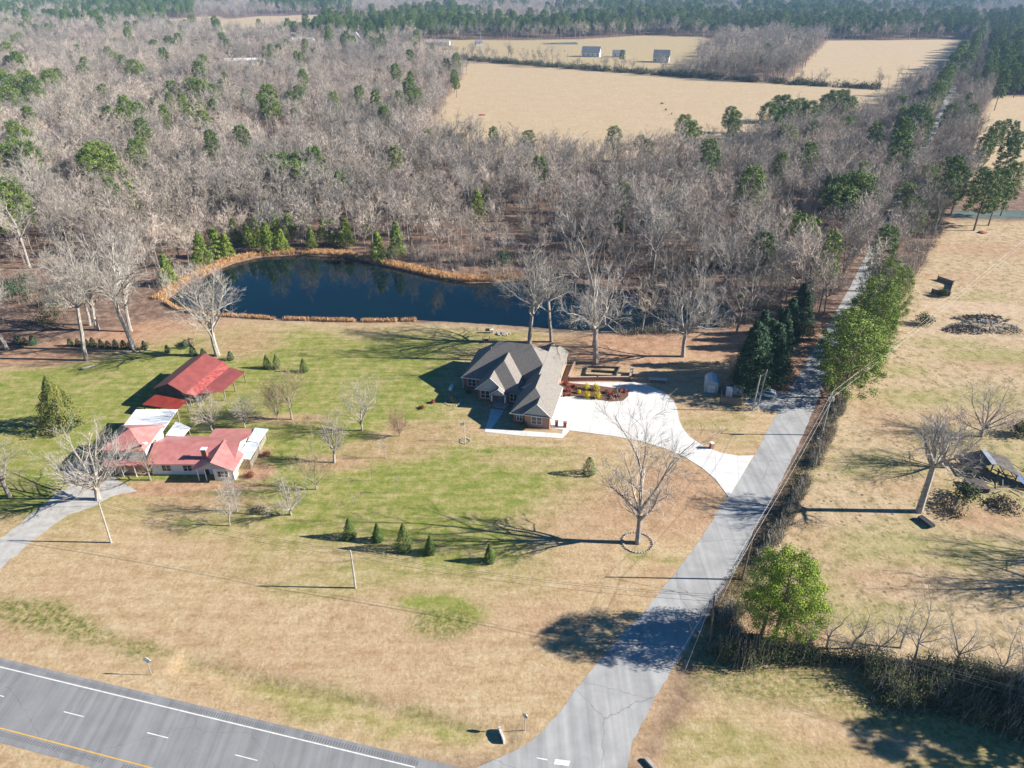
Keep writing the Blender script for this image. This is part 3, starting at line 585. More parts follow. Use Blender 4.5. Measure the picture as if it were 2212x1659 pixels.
def gable(parent, m, x0, x1, y, z0, zt, th=.12, name='gable', axis='x'):
    xm = (x0 + x1) / 2; b = MB()
    q = [(x0, z0), (x1, z0), (xm, zt)]
    f = (lambda a, d, z: (a, y + d, z)) if axis == 'x' else (lambda a, d, z: (y + d, a, z))
    b.add([f(a, 0, z) for a, z in q] + [f(a, th, z) for a, z in q], [(0, 1, 2), (5, 4, 3), (0, 3, 4, 1), (1, 4, 5, 2), (2, 5, 3, 0)])
    return b.build(name, m, parent)
def window(parent, x, y, z, w_, h, face='s', mull=1):
    """x,y,z: middle of the sill on the wall face"""
    def bx(b, a0, a1, d0, d1, z0, z1):
        if face == 's': b.box(x + a0, x + a1, y - d1, y - d0, z + z0, z + z1)
        elif face == 'n': b.box(x + a0, x + a1, y + d0, y + d1, z + z0, z + z1)
        elif face == 'e': b.box(x + d0, x + d1, y + a0, y + a1, z + z0, z + z1)
        else: b.box(x - d1, x - d0, y + a0, y + a1, z + z0, z + z1)
    fb = MB(); e = .09
    bx(fb, -w_ / 2 - e, -w_ / 2, .002, .07, -e, h + e); bx(fb, w_ / 2, w_ / 2 + e, .002, .07, -e, h + e); bx(fb, -w_ / 2, w_ / 2, .002, .07, h, h + e); bx(fb, -w_ / 2, w_ / 2, .002, .09, -e, 0)
    for k in range(mull): c = -w_ / 2 + w_ * (k + 1) / (mull + 1); bx(fb, c - .05, c + .05, .004, .06, 0, h)
    bx(fb, -w_ / 2, w_ / 2, .004, .045, h * .5 - .03, h * .5 + .03)
    fr = fb.build('window', M['trim'], parent); p = MB(); bx(p, -w_ / 2, w_ / 2, .003, .03, 0, h); p.build('pane', M['glass'], fr); return fr
def door(parent, x, y, z, w_, h, m, face='s', knob=True):
    b = MB()
    if face == 's': b.box(x - w_ / 2, x + w_ / 2, y - .05, y + .02, z, z + h)
    elif face == 'e': b.box(x - .02, x + .05, y - w_ / 2, y + w_ / 2, z, z + h)
    d_ = b.build('door', m, parent)
    if knob:
        k = MB()
        if face == 's': k.ell((x + w_ * .38, y - .09, z + h * .47), (.05, .05, .05), 8, 6)
        else: k.ell((x + .09, y + w_ * .38, z + h * .47), (.05, .05, .05), 8, 6)
        k.build('handle', M['metal'], d_)
    return d_

# the big brick house with the steep grey roof
HO = P(*[(1440 + 1285 / 6.144) * .72005, (1180 + 660 / 6.144) * .72005]); HA = R(-13.2)
hs = empty('brick_house', (HO[0], HO[1], 0), HA, 'large brick house with steep many-gabled grey shingle roof beside the white driveway', 'house')
ze, pt = 3.1, .93
MAIN = (-22.6, -1.0, 12.0, 26.0); 
def walls(parent, m, name, x0, x1, y0, y1, zt): return MB().box(x0, x1, y0, y1, 0, zt).build(name, m, parent)
walls(hs, M['brick'], 'wall', -22.15, -1.3, 12.45, 25.6, ze + .2); walls(hs, M['brick'], 'wall', -17.6, -8.1, 8.05, 12.44, ze + .2)
walls(hs, M['brick'], 'wall', -7.9, -5.35, .5, 12.44, ze + .2); walls(hs, M['brickpale'], 'wall', -5.34, -.05, 0, 12.3, ze + .2); walls(hs, M['brickpale'], 'wall', -7.9, -1.25, 12.46, 30.2, ze + .18)
put_roof('roof', hs, M['shingle'], *MAIN, ze, pt, axis='x', lo=7.0, hi=7.0)
put_roof('roof', hs, M['shingle'], -8.3, -.95, 8.2, 30.7, ze + .03, pt, axis='y', lo=0, hi=3.7)
put_roof('roof', hs, M['shingle'], -8.4, .5, -.45, 12.8, ze, pt, axis='y', lo=4.45, hi=2.5)
put_roof('roof', hs, M['shingle'], -5.75, .46, -.75, 6.0, ze + .02, pt * .98, axis='y')
put_roof('roof', hs, M['shingle'], -18.1, -7.6, 7.6, 19.5, ze + .01, pt, axis='y', lo=5.25, hi=1)
put_roof('roof', hs, M['shingle'], -18.15, -11.2, 7.3, 14, ze + .04, pt * .99, axis='y')
put_roof('roof', hs, M['shingle'], -14.45, -10.75, 5.9, 9.5, ze - .35, pt, axis='y')
gable(hs, M['siding'], -5.4, .1, -.35, ze + .05, ze + 2.55); gable(hs, M['siding'], -17.8, -11.5, 7.65, ze + .05, ze + 2.9); gable(hs, M['siding'], -14.2, -11.0, 6.2, ze - .25, ze + 1.2)
gable(hs, M['siding'], -8.1, -1.2, 8.4, ze + 1.0, ze + 3.2)
for x0, x1, y, zt in [(-5.75, .46, -.8, 2.9), (-18.15, -11.2, 7.24, 3.22), (-14.45, -10.75, 5.84, 1.38)]:
    xm = (x0 + x1) / 2
    for a, c in ((x0, xm - .002), (xm + .002, x1)):
        b = MB()
        z0 = ze - .12 if a == x0 else ze - .12 + zt; z1 = ze - .12 + zt if a == x0 else ze - .12
        b.add([(a, y, z0), (c, y, z1), (c, y, z1 + .2), (a, y, z0 + .2), (a, y + .08, z0), (c, y + .08, z1), (c, y + .08, z1 + .2), (a, y + .08, z0 + .2)], [(0, 1, 2, 3), (7, 6, 5, 4), (0, 4, 5, 1), (3, 2, 6, 7), (0, 3, 7, 4), (1, 5, 6, 2)]); b.build('rake_trim', M['trim'], hs)

for q in ((-22.7, -18.2, 11.88, 11.98, ze - .2, ze - .03), (-8.45, -5.8, -.56, -.47, ze - .2, ze - .03), (.5, .6, -.4, 12.6, ze - .2, ze - .03), (-5.7, .45, -.66, -.6, ze - .1, ze + .02), (-18.1, -11.2, 7.5, 7.56, ze - .1, ze + .03)): MB().box(*q).build('gutter', M['trim'], hs)
window(hs, -20.3, 12.45, .9, 1.8, 1.7, mull=1); window(hs, -16.0, 8.05, .8, 1.9, 1.8, mull=1); window(hs, -9.6, 8.05, .8, 1.5, 1.8, mull=1)
window(hs, -6.6, .5, .9, 1.1, 1.5, mull=1); window(hs, -2.8, 0, .9, 2.1, 1.6, mull=1)
for yy in (2.6, 6.2, 9.8): d_ = MB().box(-.05, .0, yy - 1.35, yy + 1.35, .02, 2.3).build('garage_door', M['trim'], hs)
for yy in (16, 20, 27): window(hs, -1.25, yy, .9, 1.6, 1.5, 'e')
door(hs, -12.6, 8.05, .15, 1.1, 2.2, M['wood'])
for x in (-14.1, -11.1): MB().box(x - .16, x + .16, 6.2, 6.52, .1, ze - .15).build('porch_column', M['trim'], hs)
MB().box(-14.6, -10.6, 5.9, 8.04, 0, .12).build('porch_floor', M['concrete'], hs)
for x, y in ((.42, 12.2), (.42, -.2), (-22.4, 12.1), (.42, 6)): MB().box(x, x + .1, y, y + .1, .1, ze - .1).build('downspout', M['trim'], hs)
for x, y, z in ((-3.0, 22, 5.3), (-17, 17.5, 8.25), (-2.2, 9, 5.3)): MB().tube((x, y, z - .4), (x, y, z + .45), .07, n=8).build('roof_vent', M['metal'], hs)
# brick terrace walls beside the drive
def Lh(u, v, z=0):
    x, y = P(u, v, z); dx, dy = x - HO[0], y - HO[1]; return (dx * math.cos(-HA) - dy * math.sin(-HA), dx * math.sin(-HA) + dy * math.cos(-HA))
def wall_line(name, pts, th, h, m, parent, cap=None):
    b = MB(); c = MB()
    for (x0, y0), (x1, y1) in zip(pts[:-1], pts[1:]):
        d_ = Vector((x1 - x0, y1 - y0)).normalized() ; n_ = Vector((-d_.y, d_.x)) * th / 2; e = d_ * th / 2
        q = [(x0 - e.x - n_.x, y0 - e.y - n_.y), (x1 + e.x - n_.x, y1 + e.y - n_.y), (x1 + e.x + n_.x, y1 + e.y + n_.y), (x0 - e.x + n_.x, y0 - e.y + n_.y)]
        b.prism(q, 0, h)
        if cap: n2 = n_ * 1.25; q = [(x0 - e.x - n2.x, y0 - e.y - n2.y), (x1 + e.x - n2.x, y1 + e.y - n2.y), (x1 + e.x + n2.x, y1 + e.y + n2.y), (x0 - e.x + n2.x, y0 - e.y + n2.y)]; c.prism(q, h + .003, h + .08)
    o = b.build(name, m, parent)
    if cap: c.build('coping', cap, parent)
    return o
tw_ = empty('terrace_wall', (0, 0, 0), 0, 'low brown brick terrace wall with pale coping along the top of the driveway', 'wall')
wall_line('brick_wall', W([(1241, 790), (1228, 823), (1290, 822), (1360, 822), (1364, 806)]), .35, 1.0, M['brick'], tw_, M['woodpale'])
pl_ = empty('planter', (0, 0, 0), 0, 'dark wooden raised garden bed frame behind the brick terrace wall', 'planter')
wall_line('frame', W([(1268, 795), (1264, 812), (1330, 815), (1338, 796), (1272, 794)]), .25, .5, M['char'], pl_)
wall_line('rail', W([(1278, 803), (1325, 806)]), .25, .6, M['char'], pl_)
for i, (u, v) in enumerate([(1240, 786), (1364, 806)]):
    x, y = P(u, v); o = MB().box(x - .3, x + .3, y - .3, y + .3, 0, 1.35).box(x - .4, x + .4, y - .4, y + .4, 1.353, 1.5).build('gate_pier', M['stone']); tag(o, ['pale stone pier at the house end of the terrace wall', 'pale stone pier at the driveway end of the terrace wall'][i], 'pier')
for i, (u, v) in enumerate([(1202, 920), (1220, 923)]):
    x, y = P(u, v); o = MB().box(x - .3, x + .3, y - .3, y + .3, 0, 1.2).box(x - .38, x + .38, y - .38, y + .38, 1.203, 1.3).build('brick_pier', M['brick']); tag(o, ['short red brick pier by the garage front corner', 'short brick pier at the driveway end of the front walk'][i], 'pier')
x, y = P(1100, 888); o = MB().box(-.3, .3, -.3, .3, 0, 1.1).box(-.38, .38, -.38, .38, 1.103, 1.2).build('brick_pier', M['brickpale']); o.location = (*P(1090, 882), 0); tag(o, 'pale brick pier left of the front porch steps', 'pier')
o = MB().box(-.3, .3, -.3, .3, 0, 1.1).box(-.38, .38, -.38, .38, 1.103, 1.2).build('brick_pier', M['brick']); o.location = (*P(1061, 880), 0); tag(o, 'brick pier with grey cap at the walk beside the porch', 'pier')
bed = [(1216, 826), (1238, 829), (1290, 834), (1320, 838), (1350, 842), (1358, 846), (1357, 856), (1346, 866), (1320, 868), (1280, 862), (1215, 853)]
o = MB().prism(W(bed), .05, .16).build('flower_bed', M['mulch']); tag(o, 'mulched island bed set in the white driveway', 'flower bed')
def round_shrub(seed, r, h, m, n=500, size=.12, name='shrub', k=7):
    nr = np.random.default_rng(seed); root = empty(name); T = Tubes()
    for i in range(5): a = i * 1.26; T.poly([np.array([0, 0, 0.]), np.array([math.cos(a) * r * .5, math.sin(a) * r * .5, h * .7])], [.03, .01], 3)
    cs = [(math.cos(a) * r * .45 * q, math.sin(a) * r * .45 * q, h * (.5 + .12 * math.sin(a * 3 + seed))) for a, q in [(i * 2.4 + seed, (i / k) ** .5) for i in range(k)]]
    V, F = leaves(cs, [(r * .6, r * .6, h * .48)] * k, n // k, size, nr); T.build('stem', M['pinebark'], root); mesh_from('foliage', V, F, M[m], root); return root
yl = ['small', 'back left', 'back right', 'front left', 'front right']
for i, (u, v, r) in enumerate([(1250, 850, .65), (1266, 842, 1.15), (1287, 844, 1.15), (1268, 860, 1.1), (1290, 861, 1.1)]):
    place(round_shrub(i, r, r * 1.5, 'yellow', 700, .1), u, v, label=['smallest clipped yellow shrub in the driveway bed, beside the red ones', 'round yellow shrub at the back of the driveway bed, next to the smallest', 'round yellow shrub at the back of the driveway bed, next to brown shrubs', 'round yellow shrub at the front edge of the bed nearer the house', 'round yellow shrub at the front edge of the bed nearer the brown shrubs'][i], cat='shrub', group='yellow shrubs in the driveway bed')
for i, (u, v, r) in enumerate([(1222, 832, 1.1), (1228, 846, 1.0), (1240, 838, .8), (1219, 856, .6), (1232, 855, .5), (1312, 850, .9), (1324, 856, .9), (1335, 858, .8), (1340, 848, .9), (1350, 848, .7), (1318, 863, .5)]):
    where = ['at the house corner', 'between the house corner and the smallest yellow one', 'just left of the smallest yellow shrub', 'lowest against the garage wall', 'low at the front edge near the garage', 'just right of the yellow shrubs', 'in the middle of the right-hand clump', 'at the front of the right-hand clump', 'at the back of the right-hand clump', 'at the far right tip of the bed', 'lowest at the front kerb of the bed'][i]
    place(round_shrub(20 + i, r, r * 1.2, 'redleaf', 420, .12), u, v, label='dark red shrub in the driveway bed, ' + where, cat='shrub', group='red shrubs in the driveway bed')

# red-roofed farmhouse
rh = empty('farmhouse', (-60, 110, 0), 0, 'rambling white farmhouse with faded red metal roofs at the end of the gravel drive', 'house')
def rr(x): return x + 60
def yy_(y): return y - 110
MB().box(rr(-67.8), rr(-52.3), yy_(110.7), yy_(119), 0, 2.95).build('wall', M['whitesiding'], rh)
V = [(-68.3, 110.1, 2.75), (-51.9, 110.1, 2.75), (-51.9, 119.6, 2.75), (-68.3, 119.6, 2.75), (-68.3, 114.9, 4.6), (-51.9, 114.9, 4.6)]
MB().shell([(rr(a), yy_(b_), c) for a, b_, c in V], [(0, 1, 5, 4), (2, 3, 4, 5)], .12).build('roof', M['redroof'], rh)
gable(rh, M['whitesiding'], yy_(110.6), yy_(119.1), rr(-52.35), 2.8, 4.4, axis='y')
MB().shell([(rr(a), yy_(b_), c) for a, b_, c in [(-59.1, 107.9, 2.75), (-51.1, 107.9, 2.75), (-51.1, 113.5, 2.75), (-59.1, 113.5, 2.75), (-55.1, 107.9, 4.75), (-55.1, 115.5, 4.75)]], [(0, 4, 5, 3), (1, 2, 5, 4)], .12).build('roof', M['redroof'], rh)
gable(rh, M['siding'], rr(-58.6), rr(-51.6), yy_(108.5), 2.8, 4.55)
MB().box(rr(-55.4), rr(-51.7), yy_(108.8), yy_(110.69), 0, 2.9).build('wall', M['whitesiding'], rh)
for x in (-58.4, -57.0): MB().box(rr(x), rr(x) + .15, yy_(108.7), yy_(108.85), 0, 2.85).build('porch_post', M['trim'], rh)
window(rh, rr(-53.7), yy_(108.8), .8, 1.9, 1.3, mull=2); window(rh, rr(-61), yy_(110.7), .9, 1.6, 1.2, mull=1); window(rh, rr(-65), yy_(110.7), .9, 1.6, 1.2, mull=1)
door(rh, rr(-57.6), yy_(110.7), 0, 1, 2.1, M['dark'])
c_ = MB().box(rr(-57.9), rr(-57.0), yy_(111.0), yy_(111.8), 2.6, 5.3).build('chimney', M['brick'], rh); MB().box(rr(-58.0), rr(-56.9), yy_(110.9), yy_(111.9), 5.303, 5.45).build('cap', M['trim'], c_)
MB().box(rr(-59.5), rr(-52.4), yy_(119.01), yy_(122.6), 0, 2.3).build('rear_wall', M['whitesiding'], rh)
slab('rear_roof', rh, M['redroof'], [(rr(-60), yy_(119.3), 2.85), (rr(-52), yy_(119.3), 2.85), (rr(-52), yy_(123), 2.35), (rr(-60), yy_(123), 2.35)])
MB().box(rr(-76.3), rr(-69), yy_(112.3), yy_(119.8), 0, 5.2).build('tall_wall', M['whitesiding'], rh)
MB().shell([(rr(a), yy_(b_), c) for a, b_, c in [(-77, 111.6, 5.0), (-68.5, 111.2, 5.0), (-68.7, 120.4, 5.0), (-77, 120.2, 5.0), (-72.6, 115.4, 7.3)]], [(0, 1, 4), (1, 2, 4), (2, 3, 4), (3, 0, 4)], .14).build('hip_roof', M['redroof'], rh)
window(rh, rr(-69), yy_(116), 3.0, 1.2, 1.2, 'e')
MB().box(rr(-76.5), rr(-68.4), yy_(110.9), yy_(112.29), 0, 2.85).build('front_wall', M['brickpale'], rh)
slab('porch_roof', rh, M['flatroof'], [(rr(-76.8), yy_(110.9), 3.0), (rr(-68.35), yy_(110.9), 3.0), (rr(-68.35), yy_(113.8), 3.25), (rr(-77), yy_(113.8), 3.25)])
slab('porch_eave', rh, M['redroof'], [(rr(-76), yy_(109.7), 2.7), (rr(-68.32), yy_(109.9), 2.7), (rr(-68.32), yy_(110.88), 3.02), (rr(-76.4), yy_(110.88), 3.02)])
for x in (-75.5, -73, -70.6): MB().box(rr(x), rr(x) + .12, yy_(109.85), yy_(109.97), 0, 2.68).build('porch_post', M['trim'], rh)
slab('carport_roof', rh, M['whiteroof'], [(rr(-78.3), yy_(120.5), 3.1), (rr(-69.6), yy_(120.5), 3.1), (rr(-69.6), yy_(128.6), 3.5), (rr(-78.3), yy_(128.6), 3.5)])
for x in (-78, -74, -69.9):
    for y in (121, 128.3): MB().box(rr(x), rr(x) + .14, yy_(y), yy_(y) + .14, 0, 3.05).build('carport_post', M['woodpale'], rh)
slab('side_canopy', rh, M['whiteroof'], [(rr(-68.6), yy_(119.7), 2.9), (rr(-65.2), yy_(119.7), 2.6), (rr(-65), yy_(123), 2.6), (rr(-68.6), yy_(125), 2.9)])
for x, y in ((-65.4, 120), (-65.3, 122.6), (-68.2, 124.2)): MB().box(rr(x), rr(x) + .12, yy_(y), yy_(y) + .12, 0, 2.55).build('canopy_post', M['woodpale'], rh)
slab('canopy', rh, M['greyroof'], [(rr(-51.88), yy_(118), 2.7), (rr(-49.6), yy_(117.8), 2.4), (rr(-49.2), yy_(122.8), 2.4), (rr(-51.88), yy_(122.8), 2.7)])
slab('canopy', rh, M['greyroof'], [(rr(-52.2), yy_(112.2), 2.66), (rr(-49.6), yy_(112.2), 2.36), (rr(-49.5), yy_(117.75), 2.36), (rr(-51.86), yy_(117.75), 2.66)])
for x, y in ((-49.9, 112.5), (-49.8, 117.5), (-49.6, 122.4)): MB().box(rr(x), rr(x) + .12, yy_(y), yy_(y) + .12, 0, 2.33).build('canopy_post', M['woodpale'], rh)
b = MB()
for k in range(5): b.box(rr(-49.85), rr(-49.75), yy_(112.7), yy_(122.3), .3 + k * .25, .38 + k * .25)
b.build('railing', M['woodpale'], rh)
b = MB(); b.tube((rr(-68.4), yy_(112), 6.1), (rr(-68.4), yy_(112.05), 6.3), .45, .5, 14); b.build('dish', M['trim'], rh)
# barn
bn = empty('barn', (-74.3, 136, 0), R(-10.7), 'open-sided barn with deep red metal roof and lean-tos behind the farmhouse', 'barn')
MB().shell([(-3.8, -.4, 4.0), (4.3, -.9, 3.9), (4.4, 14.3, 3.9), (-3.8, 14.2, 4.0), (.3, -.4, 5.7), (.3, 14.2, 5.7)], [(0, 4, 5, 3), (1, 2, 5, 4)], .1).build('roof', M['barnroof'], bn)
slab('worn_roof_strip', bn, M['barnroofworn'], [(4.32, -.9, 3.92), (6.3, -.2, 3.3), (6.6, 13.2, 3.3), (4.42, 14.3, 3.92)], .08)
slab('side_lean_to_roof', bn, M['barnroof'], [(6.3, .6, 3.28), (10.2, 3.4, 2.6), (10.6, 12.8, 2.6), (6.6, 13.1, 3.28)], .08)
b = MB(); b.add([(-3.5, 0, 1.9), (4.1, 0, 1.9), (4.1, 0, 3.85), (.3, 0, 5.5), (-3.5, 0, 3.95), (-3.5, .12, 1.9), (4.1, .12, 1.9), (4.1, .12, 3.85), (.3, .12, 5.5), (-3.5, .12, 3.95)], [(0, 1, 2, 3, 4), (9, 8, 7, 6, 5), (0, 5, 6, 1), (1, 6, 7, 2), (2, 7, 8, 3), (3, 8, 9, 4), (4, 9, 5, 0)]); b.build('gable_wall', M['barnwall'], bn)
MB().box(-3.6, -3.45, .13, 13.8, 0, 3.85).build('side_wall', M['barnwall'], bn); MB().box(-3.44, 4.1, 13.7, 13.85, 0, 3.85).build('rear_wall', M['barnwall'], bn); MB().box(3.9, 4.05, 3.5, 13.69, 0, 3.7).build('side_wall', M['barnwall'], bn)
slab('front_lean_to_roof', bn, M['leanroof'], [(-4.1, -4.3, 2.3), (4.6, -5.0, 2.3), (5.5, -2.2, 3.1), (-2.8, -1.1, 3.1)], .08)
for x, y, z in ((-3.9, -4.1, 2.2), (0, -4.4, 2.2), (4.4, -4.7, 2.2), (5.2, -2.3, 2.95), (6.2, 0, 3.2), (10.2, 4, 2.5), (10.3, 8, 2.5), (10.4, 12.5, 2.5), (4.1, .3, 3.7), (-2.6, -1.3, 2.9)): MB().box(x - .09, x + .09, y - .09, y + .09, 0, z).build('post', M['wood'], bn)

# small outbuildings by the side road
def gambrel(name, loc, rz, w_, L_len, hw_, hr, m1, m2, label):
    o = empty(name, loc, rz, label, 'shed'); k = w_ / 2
    prof = [(-k, hw_), (-k * .62, hw_ + (hr - hw_) * .68), (0, hr), (k * .62, hw_ + (hr - hw_) * .68), (k, hw_)]
    V = [(x, 0, z) for x, z in prof] + [(x, L_len, z) for x, z in prof]
    MB().shell([(x * 1.06, y + (-.15 if y == 0 else .15), z + .05) for x, y, z in V], [(i, i + 1, i + 6, i + 5)[::-1] for i in range(4)], .06).build('roof', m2, o)
    b = MB().box(-k, k, .0, L_len, 0, hw_)
    for y in (0, L_len - .08): b.add([(x, y, z) for x, z in prof] + [(x, y + .08, z) for x, z in prof], [(0, 1, 2, 3, 4)[::-1], (5, 6, 7, 8, 9)] + [(i, i + 1, i + 6, i + 5) for i in range(4)])
    b.build('wall', m1, o); d_ = MB().box(-k * .55, k * .55, -.07, -.01, .1, 2.0).build('door', M['trim'], o); b = MB()
    for x in (-k * .57, -.03, k * .53): b.box(x, x + .08, -.1, -.072, .1, 2.05)
    for z in (.1, 1.0, 1.97): b.box(-k * .57, k * .57, -.1, -.075, z, z + .08)
    b.build('door_frame', M['blue'] if False else M['metal'], d_); return o
gambrel('garden_shed', (*P(1535, 849), 0), R(-14), 3.0, 4.2, 1.9, 3.1, M['siding'], M['greyroof'], 'barn-shaped garden shed with white double doors, in the shade by the side road')
def cabinet(u, v, w_, d__, h, m, label, rz=R(-12), name='storage_box'):
    o = empty(name, (*P(u, v), 0), rz, label, 'storage box'); MB().box(-w_ / 2, w_ / 2, 0, d__, .1, h).build('body', m, o, bevel=.04)
    MB().box(-w_ / 2 - .05, w_ / 2 + .05, -.05, d__ + .05, h + .003, h + .12).build('lid', M['trim'], o, bevel=.03); MB().box(-w_ / 2 + .1, w_ / 2 - .1, .1, d__ - .1, 0, .097).build('base', M['dark'], o); MB().box(-.02, .02, -.03, -.005, .3, h - .2).build('seam', M['dark'], o); return o
cabinet(1574, 858, 1.4, 1.3, 1.9, M['plastic'], 'narrow white storage cabinet behind the board fence, nearer the shed')
cabinet(1594, 855, 2.0, 1.6, 1.7, M['plastic'], 'wide white storage cabinet behind the board fence, nearer the parked car')
fe = empty('board_fence', (*P(1556, 871), 0), 0, 'short weathered grey board fence in front of the white cabinets', 'fence')
a0 = Vector(P(1556, 871)); a1 = Vector(P(1601, 877)); a2 = Vector(P(1560, 842)); b = MB(); b2 = MB()
for p, q in ((a0, a1), (a0, a2)):
    n = int((q - p).length / .2)
    for i in range(n):
        c = p + (q - p) * (i + .5) / n - a0; b.box(c.x - .08, c.x + .08, c.y - .05, c.y + .05, .05, 1.7 + .06 * math.sin(i * 2.3))
b.build('boards', M['wood'], fe)
for p in (a0, (a0 + a1) / 2, a1, a2): c = p - a0; MB().box(c.x - .07, c.x + .07, c.y + .06, c.y + .2, 0, 1.8).build('post', M['wood'], fe)
bx_ = empty('cattle_panel', (*P(1421, 826), 0), R(-6), 'long pale flat-topped bench in the shade beyond the driveway', 'bench'); MB().box(-2.1, 2.1, -.1, 1.0, .62, .72).build('top', M['metal'], bx_); bx_.name = 'bench'
for x in (-1.9, 1.9):
    for y in (0, .85): MB().box(x - .05, x + .05, y - .05, y + .05, 0, .617).build('leg', M['metal'], bx_)
# white car
def car(loc, rz, label):
    o = empty('parked_car', loc, rz, label, 'car')
    pr = [(-2.3, .45), (-2.28, .85), (-1.95, 1.02), (-1.0, 1.12), (-.45, 1.62), (1.2, 1.7), (1.95, 1.55), (2.25, 1.1), (2.32, .75), (2.3, .45)]
    def prof(pts, w_): n = len(pts); return [(x, -w_(z), z) for x, z in pts] + [(x, w_(z), z) for x, z in pts], [tuple(range(n)), tuple(range(2 * n - 1, n - 1, -1))] + [(i, n + i, n + (i + 1) % n, (i + 1) % n) for i in range(n)]
    wd = lambda z: .93 if z < 1.15 else .93 - (z - 1.15) * .36
    V, F = prof(pr, wd); MB().add(V, F).build('body', M['carpaint'], o, bevel=.07)
    gl = [(-.92, 1.14), (-.43, 1.57), (1.15, 1.64), (1.85, 1.5), (2.02, 1.16)]; V, F = prof(gl, lambda z: (.945 if z < 1.2 else .955 - (z - 1.15) * .36)); MB().add(V, F).build('side_windows', M['glass'], o)
    b = MB(); b.add([(-.99, -.82, 1.15), (-.99, .82, 1.15), (-.5, .72, 1.62), (-.5, -.72, 1.62)], [(0, 3, 2, 1)]); b.build('windscreen', M['glass'], o)
    MB().box(-.2, 1.0, -.55, .55, 1.69, 1.715).build('sunroof', M['glass'], o)
    b = MB(); b.box(-.1, 1.4, -.7, -.66, 1.7, 1.77).box(-.1, 1.4, .66, .7, 1.7, 1.77); b.build('roof_rails', M['metal'], o)
    for x in (-1.42, 1.42):
        for s in (-1, 1): wv = MB().tube((x, s * .72, .36), (x, s * .96, .36), .36, n=20).build('wheel', M['tyre'], o); MB().tube((x, s * .9, .36), (x, s * .972, .36), .21, n=14).build('rim', M['metal'], wv)
    for s in (-1, 1): MB().box(-2.33, -2.2, s * .72 - .16, s * .72 + .16, .72, .88).build('headlight', M['plastic'], o); MB().box(2.22, 2.34, s * .75 - .12, s * .75 + .12, .95, 1.25).build('tail_light', M['redleaf'], o)
    return o
car((*P(1652, 856), 0), R(-24), 'white sport utility car parked beneath the poles beside the road')
# mailbox, flagpole, tank
mb_ = empty('mailbox', (*P(1536, 968), 0), R(25), 'white-topped brick mailbox pillar at the bend of the driveway', 'mailbox'); MB().box(-.3, .3, -.3, .3, 0, 1.25).build('pillar', M['brick'], mb_); MB().box(-.36, .36, -.36, .36, 1.253, 1.36).build('cap', M['trim'], mb_); MB().box(.301, .36, -.15, .15, .85, 1.12).build('door', M['metal'], mb_)
fp = empty('flagpole', (*P(1005, 953), 0), 0, 'thin white flagpole rising from a ring of stones on the front lawn', 'flagpole'); hF = hgt(953, 911); MB().tube((0, 0, 0), (0, 0, hF), .05, .03).build('pole', M['trim'], fp); MB().ell((0, 0, hF), (.09, .09, .09)).build('finial', M['yellow'], fp)
MB().add([(0, .02, hF - .1), (-.9, .1, hF - .5), (-.85, .12, hF - 1.0), (0, .02, hF - .75), (0, -.01, hF - .1), (-.9, .07, hF - .5), (-.85, .09, hF - 1.0), (0, -.01, hF - .75)], [(0, 1, 2, 3), (7, 6, 5, 4), (0, 4, 5, 1), (1, 5, 6, 2), (2, 6, 7, 3)]).build('flag', M['trim'], fp)
def stone_ring(u, v, r, label, n=22, name='stone_ring'):
    o = empty(name, (*P(u, v), 0), 0, label, 'stone edging'); rd = random.Random(u); b = MB()
    for i in range(n): a = 2 * math.pi * i / n; b.ell((r * math.cos(a), r * math.sin(a), .08), (.2 + rd.random() * .08, .17, .14), 7, 5, .2, rd)
    b.build('stones', M['stone'], o); return o
stone_ring(1005, 953, 1.0, 'small stone ring at the foot of the flagpole', 12); stone_ring(1377, 1172, 2.5, 'stone ring round the foot of the big bare oak on the front lawn', 34); stone_ring(978, 868, 1.7, 'stone ring round the tuft of dry grass near the house', 18)
ta = empty('propane_tank', (*P(975, 842), 0), R(80), 'white propane tank lying in the shadow left of the brick house', 'tank'); b = MB(); b.tube((-.8, 0, .6), (.8, 0, .6), .42, n=18).ell((-.8, 0, .6), (.35, .42, .42), 18, 10).ell((.8, 0, .6), (.35, .42, .42), 18, 10); b.build('shell', M['plastic'], ta, True)
for x in (-.6, .6): MB().box(x - .08, x + .08, -.3, .3, 0, .25).build('foot', M['metal'], ta)
MB().tube((0, 0, 1.0), (0, 0, 1.2), .15).build('valve_cap', M['metal'], ta)
sw = empty('garden_swing', (*P(1050, 741), 0), R(15), 'dark garden swing on the lawn behind the brick house', 'swing')
for x in (-.9, .9):
    b = MB(); b.tube((x, -.6, 0), (x, 0, 1.9), .04).tube((x, .6, 0), (x, 0, 1.9), .04); b.build('frame', M['dark'], sw)
MB().tube((-.95, 0, 1.9), (.95, 0, 1.9), .04).build('bar', M['dark'], sw); MB().box(-.7, .7, -.25, .25, .5, .56).box(-.7, .7, .25, .3, .5, 1.0).build('seat', M['dark'], sw)
gr_ = empty('grill', (*P(1056, 719), 0), 0, 'black smoker beside a white box near the pond bank', 'grill'); MB().tube((-.9, 0, .9), (.2, 0, .9), .38, n=14).build('barrel', M['dark'], gr_); MB().box(.5, 1.2, -.4, .4, .1, 1.0).build('side_box', M['plastic'], gr_)
for x in (-.8, .1): MB().box(x - .04, x + .04, -.3, .3, 0, .6).build('leg', M['dark'], gr_)
fpz = empty('fire_pit', (*P(1086, 722), 0), 0, 'low stone fire pit mound by the pond bank', 'fire pit'); rd = random.Random(3); b = MB()
for i in range(40): a = rd.uniform(0, 6.28); q = rd.uniform(.2, 1); b.ell((q * 1.9 * math.cos(a), q * 1.1 * math.sin(a), .15 + .25 * (1 - q)), (.3, .25, .18), 6, 5, .2, rd)
